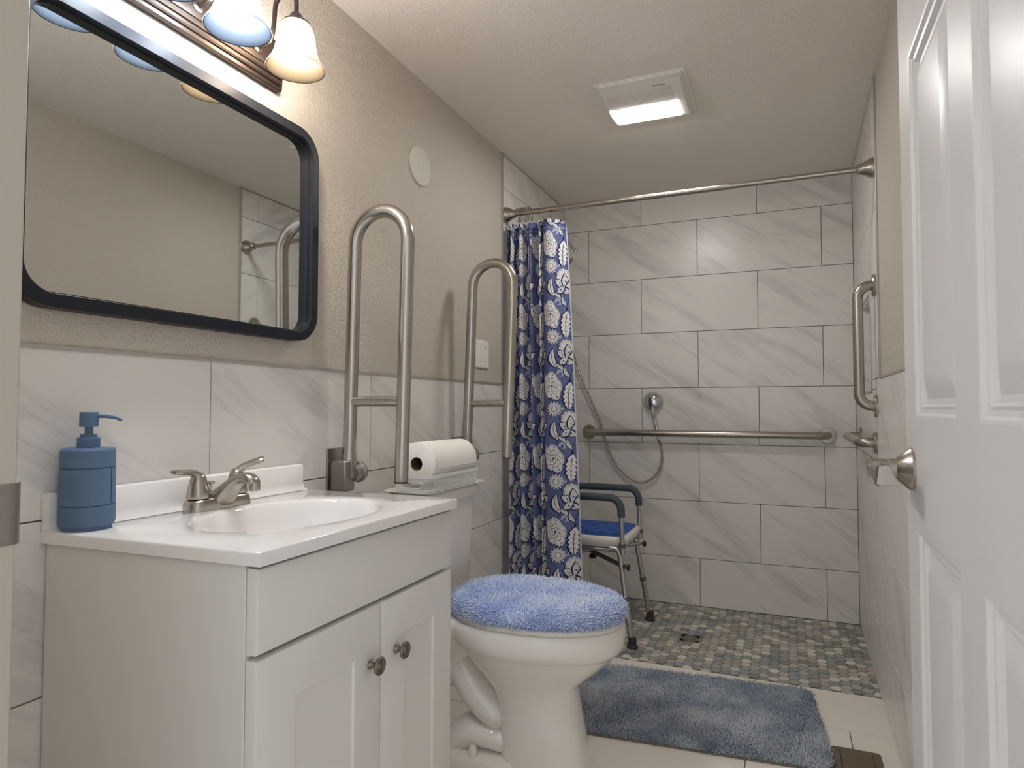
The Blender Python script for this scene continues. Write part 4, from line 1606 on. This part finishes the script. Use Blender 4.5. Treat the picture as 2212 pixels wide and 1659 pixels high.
def spiky(cx, cyy, rot, sc):
    x, y = local(cx, cyy, rot, sc)
    r, a = np.hypot(x, y), np.arctan2(y, x)
    s_ = 0.52 + 0.42 * np.abs(np.cos(6.5 * a)) ** 1.3
    put(np.hypot(x + 0.05, y + 0.05) < s_ * 0.98, PAL_NAVY)
    put(r < s_ * 0.90, PAL_WHITE)
    put((np.abs(np.cos(6.5 * a)) > 0.985) & (r > 0.35) & (r < 0.75), PAL_NAVY * 1.6)
    put(np.abs(r - 0.32) < 0.03, PAL_NAVY * 1.8)
    put((np.cos(8 * a) > 0.5) & (np.abs(r - 0.2) < 0.04), PAL_NAVY * 1.8)


def scroll(cx, cyy, rot, sc, mirror=False):
    x, y = local(cx, cyy, rot, sc, mirror)
    r, a = np.hypot(x, y), np.arctan2(y, x)
    th = 0.22 * np.clip((a + 2.6) / 4, 0, 1) + 0.03
    put((np.abs(r - 0.6) < th) & (a > -2.4), PAL_GREY * 1.15)
    put(np.hypot(x - 0.60, y + 0.62) < 0.22, PAL_GREY * 1.15)


def bud_leaf(cx, cyy, rot, sc, mirror=False):
    x, y = local(cx, cyy, rot, sc, mirror)
    x = x - 0.35 * y * y
    tp_ = np.maximum(1 - 0.25 * y, 0.3)
    e1 = np.abs(x) / (0.36 * tp_) + y * y
    put((np.abs(x + 0.06) / (0.46 * tp_) + y * y * 0.9) < 1, PAL_NAVY)
    put(e1 < 0.85, PAL_WHITE)
    put((np.abs(x) < 0.03) & (np.abs(y) < 0.7), PAL_NAVY * 1.8)
    put((e1 < 0.7) & (((y + 0.8 * np.abs(x)) * 5 % 1.0) < 0.14), PAL_GREY * 0.8)


# stems first, then flowers on top
for ph_ in (0.0, CELLU / 2):
    xc = (cu_ - ph_ + 0.020 * np.sin(cv_ * 2 * np.pi / CELLV) + CELLU / 2) % CELLU - CELLU / 2
    put(np.abs(xc) < 0.0016, PAL_NAVY)
scroll(0.026, 0.010, 0.3, 0.019)
scroll(-0.060, 0.020, 2.0, 0.016, True)
scroll(0.030, 0.160, 3.6, 0.014)
spiky(-0.006, 0.166, 0.1, 0.041)
bud_leaf(-0.012, 0.262, 0.15, 0.045)
bud_leaf(0.026, 0.296, -1.0, 0.026, True)
rosette(-0.014, 0.066, 0.1, 0.058, 5)
serr_leaf(0.064, 0.099, -0.12, 0.066, False, 0.10)
peony(0.064, 0.232, 0.1, 0.060)
bud_leaf(0.054, 0.006, 0.5, 0.026)
# sewn header and selvage
put((np.abs(VV - 0.040) < 0.0012), PAL_GREY)
put((UU > U[-1] - 0.007), np.array(srgb(186, 194, 206)[:3]))

colr = colr.reshape(NV, SS, NU, SS, 3).mean(axis=(1, 3))
sc_ = thing('shower_curtain', 'blue and white floral shower curtain gathered at the left of the shower', 'shower curtain', (0.15, -0.87, CZ0))
off = np.array(wloc(sc_))
co = np.stack([CXX, CYY, CZZ], -1).reshape(-1, 3) - off
idx = np.arange(NU * NV).reshape(NV, NU)
quads = np.stack([idx[:-1, :-1], idx[1:, :-1], idx[1:, 1:], idx[:-1, 1:]], -1).reshape(-1, 4)
me = bpy.data.meshes.new('cloth')
me.vertices.add(len(co))
me.vertices.foreach_set('co', co.astype(np.float32).ravel())
me.loops.add(quads.size)
me.loops.foreach_set('vertex_index', quads.astype(np.int32).ravel())
me.polygons.add(len(quads))
me.polygons.foreach_set('loop_start', np.arange(0, quads.size, 4, dtype=np.int32))
me.update(calc_edges=True)
me.polygons.foreach_set('use_smooth', np.ones(len(quads), bool))
ca = me.color_attributes.new('print', 'FLOAT_COLOR', 'POINT')
ca.data.foreach_set('color', np.concatenate([colr.reshape(-1, 3), np.ones((NU * NV, 1))], 1).astype(np.float32).ravel())
me.materials.append(CLOTH)
o = bpy.data.objects.new('cloth', me)
COL.objects.link(o)
o.parent = sc_

# ------------------------------------------------------------------ shower fittings
sa = thing('overhead_shower', 'chrome overhead shower fitting half hidden behind the curtain', 'shower head', (0.0, -0.42, 1.93))
G().lathe([(0.030, 0), (0.030, 0.004), (0.012, 0.010)], (0.0, -0.42, 1.965), 'x', 24).build('wall_flange', CHROME, sa)
G().tube([(0.004, -0.42, 1.965), (0.07, -0.42, 1.970), (0.125, -0.42, 1.955), (0.160, -0.42, 1.916)], 0.009, 14).build('arm', CHROME, sa)
G().tube([(0.160, -0.42, 1.915), (0.182, -0.42, 1.885)], 0.014, 16).build('diverter', CHROME, sa)
G().tube([(0.180, -0.42, 1.893), (0.200, -0.42, 1.866)], 0.006, 12).tube([(0.196, -0.42, 1.857), (0.213, -0.42, 1.883)], 0.0095, 16).build('handset_holder', CHROME, sa)

hs = thing('hand_shower', 'chrome hand shower hanging behind the long back grab bar', 'hand shower', (0.519, -0.055, 1.09))
HXc, HZc = 0.519, 1.092
g = G()
prof = [(0.002, -0.033), (0.020, -0.031), (0.036, -0.025), (0.048, -0.014), (0.0545, 0.0), (0.0545, 0.006), (0.050, 0.010)]
g.lathe([(r, h) for r, h in prof], (HXc, -0.016, HZc), 'y', 36)
hdome = g.build('spray_head', CHROME, hs, angle=60)
pth = [(HXc + 0.001, -0.040, HZc - 0.012), (HXc + 0.004, -0.036, HZc - 0.045), (HXc + 0.009, -0.030, HZc - 0.085), (HXc + 0.020, -0.026, HZc - 0.14), (HXc + 0.030, -0.025, HZc - 0.19), (HXc + 0.034, -0.025, HZc - 0.215)]
G().tube(pth, [(0.007, 0.012), (0.010, 0.0155), (0.0105, 0.0125), (0.010, 0.011), (0.009, 0.0095), (0.008, 0.008)], 18).build('grip', CHROME, hs, subsurf=1)
G().box(HXc - 0.022, HXc + 0.006, -0.0475, -0.0435, HZc + 0.022, HZc + 0.034).build('mode_button', mat('grey_button', srgb(150, 150, 156), 0.3, 0.4), hs, bevel=0.001)
# hose as a ribbed tube
key = [(0.553, -0.025, 0.880), (0.563, -0.025, 0.845), (0.568, -0.025, 0.79), (0.556, -0.025, 0.73), (0.522, -0.026, 0.678), (0.470, -0.027, 0.650), (0.424, -0.027, 0.652), (0.370, -0.027, 0.684), (0.325, -0.027, 0.730),
       (0.285, -0.028, 0.790), (0.258, -0.030, 0.860), (0.236, -0.030, 0.943), (0.200, -0.032, 1.040), (0.155, -0.035, 1.140), (0.115, -0.038, 1.235), (0.082, -0.040, 1.330), (0.060, -0.08, 1.45), (0.06, -0.20, 1.62), (0.12, -0.33, 1.78), (0.172, -0.385, 1.84)]


def catmull(ks, m=14):
    ks = [np.array(k_) for k_ in ks]
    ks = [2 * ks[0] - ks[1]] + ks + [2 * ks[-1] - ks[-2]]
    out = []
    for i in range(1, len(ks) - 2):
        for j in range(m):
            t = j / m
            p0, p1, p2, p3 = ks[i - 1:i + 3]
            out.append(0.5 * (2 * p1 + (p2 - p0) * t + (2 * p0 - 5 * p1 + 4 * p2 - p3) * t * t + (3 * p1 - p0 - 3 * p2 + p3) * t ** 3))
    out.append(ks[-2])
    return [tuple(p) for p in out]


hp = catmull(key, 34)
G().tube(hp, [0.0068 if i % 3 else 0.0056 for i in range(len(hp))], 8).build('hose', NICKEL, hs, angle=80)


def flange(c, axis, sign, par):
    return G().lathe([(0.040, 0.0), (0.040, 0.008), (0.038, 0.011), (0.0185, 0.0115)], c, axis, 36, sign=sign).build('flange', NICKEL, par, angle=30)


# long bar on the back wall
ZBAR = 0.921
gb = thing('long_grab_bar', 'long horizontal brushed nickel grab bar on the shower back wall', 'grab bar', (0.77, 0.0, ZBAR))
r0, so_ = 0.045, 0.058
pa = [(0.152, -0.006, ZBAR), (0.152, -so_ + r0, ZBAR)] + [(0.152 + r0 - r0 * math.cos(a), -so_ + r0 - r0 * math.sin(a), ZBAR) for a in np.linspace(0.2, 1.5, 7)]
pb = [(1.385, -0.006, ZBAR), (1.385, -so_ + r0, ZBAR)] + [(1.385 - r0 + r0 * math.cos(a), -so_ + r0 - r0 * math.sin(a), ZBAR) for a in np.linspace(0.2, 1.5, 7)]
G().tube(pa + pb[::-1], 0.0185, 24).build('bar_tube', NICKEL, gb)
flange((0.152, 0.0, ZBAR), 'y', -1, gb)
flange((1.385, 0.0, ZBAR), 'y', -1, gb)

# upright bar on the right wall
VBY = -0.918
gv = thing('upright_grab_bar', 'upright brushed nickel grab bar beside the niche on the right wall', 'grab bar', (W, VBY, 1.29))
z0, z1, so_ = 1.066, 1.509, 0.058
pa = [(W - 0.006, VBY, z0), (W - so_ + r0, VBY, z0)] + [(W - so_ + r0 - r0 * math.sin(a), VBY, z0 + r0 - r0 * math.cos(a)) for a in np.linspace(0.2, 1.5, 7)]
pb = [(W - 0.006, VBY, z1), (W - so_ + r0, VBY, z1)] + [(W - so_ + r0 - r0 * math.sin(a), VBY, z1 - r0 + r0 * math.cos(a)) for a in np.linspace(0.2, 1.5, 7)]
G().tube(pa + pb[::-1], 0.0185, 24).build('bar_tube', NICKEL, gv)
flange((W, VBY, z0), 'x', -1, gv)
flange((W, VBY, z1), 'x', -1, gv)

# horizontal bar on the right wall
HZ = 0.931
gh = thing('side_grab_bar', 'horizontal brushed nickel grab bar on the right shower wall, low under the upright one', 'grab bar', (W, -0.5, HZ))
y0, y1, r3 = -0.879, -0.264, 0.035
pa = [(W - 0.006, y0, HZ), (W - so_ + r3, y0, HZ)] + [(W - so_ + r3 - r3 * math.sin(a), y0 + r3 - r3 * math.cos(a), HZ) for a in np.linspace(0.2, 1.5, 7)]
pb = [(W - 0.006, y1, HZ), (W - so_ + r3, y1, HZ)] + [(W - so_ + r3 - r3 * math.sin(a), y1 - r3 + r3 * math.cos(a), HZ) for a in np.linspace(0.2, 1.5, 7)]
G().tube(pa + pb[::-1], 0.0185, 24).build('bar_tube', NICKEL, gh)
flange((W, y0, HZ), 'x', -1, gh)
flange((W, y1, HZ), 'x', -1, gh)

# floor drain
dn = thing('shower_drain', 'square steel drain grate set in the hexagon mosaic', 'drain', (DRX, DRY, 0))
hs_ = 0.0495
g = G()
rings = [[(DRX + s * sx_, DRY + s * sy_, z) for sx_, sy_ in ((-1, -1), (1, -1), (1, 1), (-1, 1))] for s, z in ((hs_, -0.010), (hs_, 0.0005), (hs_ - 0.004, 0.0005), (hs_ - 0.004, -0.004))]
g.loft(rings, True, False)
g.build('drain_frame', STEEL, dn, smooth=False)
G().box(DRX - 0.044, DRX + 0.044, DRY - 0.044, DRY + 0.044, -0.009, -0.0065).build('drain_well', DARK, dn)
g = G()
g.box(DRX - 0.0445, DRX - 0.040, DRY - 0.0445, DRY + 0.0445, -0.004, -0.001)
g.box(DRX + 0.040, DRX + 0.0445, DRY - 0.0445, DRY + 0.0445, -0.004, -0.001)
for r in (0.010, 0.019, 0.028, 0.037):
    c_ = [(DRX + r * math.cos(2 * math.pi * j / 28), DRY + r * math.sin(2 * math.pi * j / 28), -0.003) for j in range(29)]
    g.tube(c_, 0.0019, 6)
for k_ in range(4):
    a = math.pi / 4 * k_
    g.tube([(DRX - 0.041 * math.cos(a), DRY - 0.041 * math.sin(a), -0.003), (DRX + 0.041 * math.cos(a), DRY + 0.041 * math.sin(a), -0.003)], 0.0018, 6)
for sx_ in (-1, 1):
    for sy_ in (-1, 1):
        g.add([(DRX + sx_ * 0.044, DRY + sy_ * 0.044, -0.0025), (DRX + sx_ * 0.012, DRY + sy_ * 0.044, -0.0025), (DRX + sx_ * 0.044, DRY + sy_ * 0.012, -0.0025)], [(0, 1, 2)])
g.build('drain_grate', DARKSTEEL, dn)

# ------------------------------------------------------------------ shower chair
ch = thing('shower_chair', 'white shower chair with blue pad and charcoal armrests behind the curtain', 'shower chair', (0.32, -0.52, 0))
SZ = 0.478
SYc = -0.528
sx0, sx1, shw = 0.105, 0.523, 0.185
g = G()
g.loft([[(x, y, z) for x, y in rrect(sx0 + e, sx1 - e, SYc - shw + e, SYc + shw - e, 0.06, 8)] for z, e in ((SZ - 0.058, 0.028), (SZ - 0.052, 0.012), (SZ - 0.035, 0.002), (SZ - 0.016, 0.0), (SZ - 0.006, 0.006), (SZ - 0.004, 0.014))])
g.build('seat', SEATP, ch, angle=50)
# pad whose drain slots are dark patches painted like shaded holes
g = G()
g.loft([[(x, y, z) for x, y in rrect(sx0 + e, sx1 - e - 0.006, SYc - shw + e, SYc + shw - e, 0.05, 8)] for z, e in ((SZ - 0.004, 0.014), (SZ + 0.001, 0.014), (SZ + 0.003, 0.018))])
pad = g.build('seat_pad', PADB, ch, angle=50)
for i in range(5):
    for j in range(4):
        hx, hy = sx0 + 0.07 + i * 0.072 + (0.03 if j % 2 else 0), SYc - 0.115 + j * 0.076
        if hx > sx1 - 0.05:
            continue
        G().loft([[(x, y, z) for x, y in rrect(hx - 0.012, hx + 0.012, hy - 0.006, hy + 0.006, 0.0055, 4)] for z in (SZ + 0.0028, SZ + 0.0034)]).build('drain_slot_shade', mat('slot_shade_blue', srgb(14, 26, 66), 0.8), pad)
LEGT = 0.0125
for (sx_, sy_) in ((1, -1), (1, 1), (-1, -1), (-1, 1)):
    xt, xb = (0.494, 0.556) if sx_ > 0 else (0.135, 0.075)
    yt, yb_ = SYc + sy_ * 0.172, SYc + sy_ * 0.202
    def lp(z):
        f_ = (0.40 - z) / 0.40
        return (xt + (xb - xt) * f_, yt + (yb_ - yt) * f_, z)
    lt = lp(0.40)
    lg = G().tube([(lt[0] - sx_ * 0.045, lt[1], 0.423), (lt[0] - sx_ * 0.018, lt[1], 0.421), (lt[0] - sx_ * 0.004, lt[1], 0.410), lp(0.385), lp(0.10)], LEGT, 16).build('leg', ALU, ch)
    G().tube([lp(0.11), lp(0.03)], LEGT - 0.0015, 16).build('leg_insert', ALU, lg)
    G().tube([lp(0.214), lp(0.196)], LEGT + 0.003, 16).build('leg_collar', GREYCLIP, lg)
    p_ = lp(0.0)
    G().lathe([(0.025, 0.0), (0.0255, 0.004), (0.022, 0.010), (0.0185, 0.014), (0.017, 0.045), (0.0155, 0.046)], (p_[0], p_[1], 0.0005), 'z', 20).build('rubber_tip', RUBBER, lg)
    for k_ in range(5):
        q = lp(0.175 - 0.018 * k_)
        G().lathe([(0.0026, 0.0), (0.0026, 0.002)], (q[0], q[1] - 0.0112, q[2]), 'y', 8, sign=-1).build('adjuster_hole_shade', DARK, lg)  # dark disc painted as the shade in a hole
# armrests
for sy_ in (-1, 1):
    ay = SYc + sy_ * 0.188
    az = 0.652
    xa, xb = 0.160, 0.505
    rr_ = 0.055
    path = [(xa - 0.004, ay, 0.405), (xa, ay, az - rr_)] + [(xa + rr_ - rr_ * math.cos(a), ay, az - rr_ + rr_ * math.sin(a)) for a in np.linspace(0.2, math.pi / 2, 7)] + \
        [(xb - rr_ + rr_ * math.sin(a), ay, az - rr_ + rr_ * math.cos(a)) for a in np.linspace(0.0, math.pi / 2 - .2, 7)] + [(xb, ay, az - rr_), (xb + 0.006, ay, 0.40)]
    ar = G().tube(path, 0.0112, 16).build('armrest_tube', ALU, ch)
    G().tube([(xa, ay, az - 0.075)] + path[1:-1] + [(xb + 0.001, ay, az - 0.085)], 0.0172, 18).build('foam_grip', FOAM, ar)
    for x in (xa, xb + 0.004):
        G().lathe([(0.0155, 0.0), (0.0155, 0.016), (0.0135, 0.017)], (x, ay, 0.432), 'z', 16).build('clamp_collar', GREYCLIP, ar)
# cross braces under the seat, meeting at a black thumbscrew
zc = 0.372
G().tube([(0.13, SYc - 0.165, 0.352), (0.32, SYc, zc), (0.512, SYc + 0.175, 0.382)], 0.0105, 14).build('cross_brace', ALU, ch)
G().tube([(0.13, SYc + 0.165, 0.388), (0.32, SYc, zc - 0.012), (0.516, SYc - 0.178, 0.345)], 0.0105, 14).build('cross_brace', mat('dark_brace', srgb(110, 110, 110), 0.45, 0.6), ch)
G().tube([(0.15, SYc - 0.165, 0.413), (0.50, SYc - 0.165, 0.413)], 0.0095, 12).build('seat_rail', ALU, ch)
G().tube([(0.15, SYc + 0.165, 0.413), (0.50, SYc + 0.165, 0.413)], 0.0095, 12).build('seat_rail', ALU, ch)
G().lathe([(0.006, -0.045), (0.018, -0.040), (0.018, -0.028), (0.007, -0.020), (0.007, 0.014), (0.013, 0.018), (0.013, 0.026), (0.005, 0.029)], (0.320, SYc, zc), 'z', 12).build('thumbscrew', mat('black_knob', srgb(16, 16, 18), 0.5), ch)
for sy_ in (-1, 1):
    G().lathe([(0.005, 0.0), (0.005, 0.016), (0.014, 0.018), (0.016, 0.024), (0.010, 0.030)], (0.512, SYc + sy_ * 0.182, 0.345 if sy_ < 0 else 0.380), 'x', 8).build('side_knob', RUBBER, ch)

# ------------------------------------------------------------------ floor register
fv = thing('floor_register', 'brown metal floor register beside the rug near the right wall', 'floor vent', ((VX0 + VX1) / 2, (VY0 + VY1) / 2, 0))
g = G()
rings = []
for e, z in ((0, 0.0005), (0, 0.002), (0.003, 0.004), (0.018, 0.0065), (0.022, 0.0065), (0.024, 0.003)):
    rings.append([(x, y, z) for x, y in rrect(VX0 + e, VX1 - e, VY0 + e, VY1 - e, max(0.012 - e, 0.003), 4)])
g.loft(rings, True, False)
g.build('register_frame', VENTB, fv, angle=30)
G().box(VX0 + 0.024, VX1 - 0.024, VY0 + 0.024, VY1 - 0.024, 0.0008, 0.0014).build('duct_shade', DARK, fv)  # dark sheet painted as the shade inside the duct
nl = 17
for c_ in range(2):
    for i in range(nl):
        y = VY1 - 0.030 - i * (VY1 - VY0 - 0.06) / (nl - 1)
        xa, xb = (VX0 + 0.025, (VX0 + VX1) / 2 - 0.002) if c_ == 0 else ((VX0 + VX1) / 2 + 0.002, VX1 - 0.025)
        g = G()
        g.add([(xa, y - 0.006, 0.0018), (xb, y - 0.006, 0.0018), (xb, y - 0.005, 0.0018), (xa, y - 0.005, 0.0018), (xa, y + 0.005, 0.0048), (xb, y + 0.005, 0.0048), (xb, y + 0.006, 0.0048), (xa, y + 0.006, 0.0048)],
              [(0, 1, 2, 3), (3, 2, 5, 4), (4, 5, 6, 7), (7, 6, 1, 0), (0, 3, 4, 7), (1, 6, 5, 2)])
        g.build('louvre', VENTB, fv, smooth=False)
G().box((VX0 + VX1) / 2 - 0.002, (VX0 + VX1) / 2 + 0.002, VY0 + 0.024, VY1 - 0.024, 0.0018, 0.006).build('centre_bar', VENTB, fv)

# ------------------------------------------------------------------ ceiling fan light
ff = thing('ceiling_fan_light', 'square white bathroom exhaust fan with glowing light lens on the ceiling', 'ceiling light', (0.72, -1.16, CEIL))
FX0, FX1, FY0, FY1 = 0.562, 0.884, -1.340, -0.985


def fz(v):
    """drop below the ceiling along y, v 0 (near edge) .. 1 (far edge)"""
    return CEIL - 0.007 - 0.032 * math.sin(math.pi * min(1, max(0, 0.03 + 0.90 * v))) ** 0.85


TAP = 0.018


def fan_strip(y0, y1, x0, x1, n=10, lift=0.0, ta=0.0, tb=0.0):
    g_ = G()
    rg = []
    for i in range(n + 1):
        y = y0 + (y1 - y0) * i / n
        z = fz((y - FY0) / (FY1 - FY0)) - lift
        rg.append([(x0, y, CEIL - 0.001), (x1, y, CEIL - 0.001), (x1 - tb, y, z), (x0 + ta, y, z)])
    g_.loft(rg)
    return g_


GY0, GY1, GX0, GX1 = -1.285, -1.197, FX0 + 0.030, FX1 - 0.052
LYa, LYb = -1.190, -1.052
g = G()
g = fan_strip(FY0, GY0, FX0, FX1, 10, 0, TAP, TAP)
for (a, b, ta, tb) in ((FX0, GX0, TAP, 0), (GX1, FX1, 0, TAP)):
    gg = fan_strip(GY0, LYb, a, b, 18, 0, ta, tb)
    g.add(gg.v, gg.f)
gg = fan_strip(GY1, LYa, GX0, GX1, 2)
g.add(gg.v, gg.f)
gg = fan_strip(LYb, FY1, FX0, FX1, 4, 0, TAP, TAP)
g.add(gg.v, gg.f)
g.build('fan_cover', PLASTF, ff, bevel=0.0, angle=40)
# thin flange against the ceiling
rings = [[(x, y, z) for x, y in rrect(FX0 - 0.005, FX1 + 0.005, FY0 - 0.005, FY1 + 0.005, 0.012, 4)] for z in (CEIL - 0.0004, CEIL - 0.006)]
G().loft(rings).build('fan_flange', PLASTF, ff)
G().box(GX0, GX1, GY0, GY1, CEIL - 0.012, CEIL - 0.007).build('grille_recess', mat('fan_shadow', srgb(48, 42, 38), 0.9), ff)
ns = 12
for i in range(ns):
    y = GY0 + (i + 0.5) * (GY1 - GY0) / ns
    z = fz((y - FY0) / (FY1 - FY0))
    hw = (GY1 - GY0) / ns * 0.25
    G().box(GX0 - 0.001, GX1 + 0.001, y - hw, y + hw, z, z + 0.012).build('grille_slat', PLASTF, ff, bevel=0.0012, seg=1)
for x in (GX0 + 0.09, GX0 + 0.175):
    G().box(x, x + 0.004, GY0, GY1, CEIL - 0.024, CEIL - 0.012).build('grille_rib', PLASTF, ff)
fan_strip(LYa, LYb, GX0 - 0.004, GX1 + 0.004, 10, 0.003).build('light_lens', FANLENS, ff, angle=50)
mt = Matrix(((1, 0, 0, 0), (0, -1, 0, 0), (0, 0, -1, 0), (0, 0, 0, 1)))
ang_ = math.atan2(fz((-1.29 - FY0) / (FY1 - FY0)) - fz((-1.31 - FY0) / (FY1 - FY0)), 0.02)
mt = Matrix.Translation((0.790, -1.296, fz((-1.300 - FY0) / (FY1 - FY0)) - 0.0012)) @ Matrix.Rotation(ang_, 4, 'X') @ Matrix.Rotation(math.pi, 4, 'X')
text_part('logo_lettering', 'NuTone', 0.0125, mt, mat('logo_grey', srgb(104, 98, 94), 0.6), ff)

# ------------------------------------------------------------------ the right wall and what hangs on it stand 0.8 degrees out of square
bpy.context.view_layer.update()
RT = Matrix.Translation((W, 0, 0)) @ Matrix.Rotation(SLANT, 4, 'Z') @ Matrix.Translation((-W, 0, 0))
for o in (wr, gv, gh, bpy.data.objects['trim_4'], bpy.data.objects['trim_5']):
    o.matrix_world = RT @ o.matrix_world
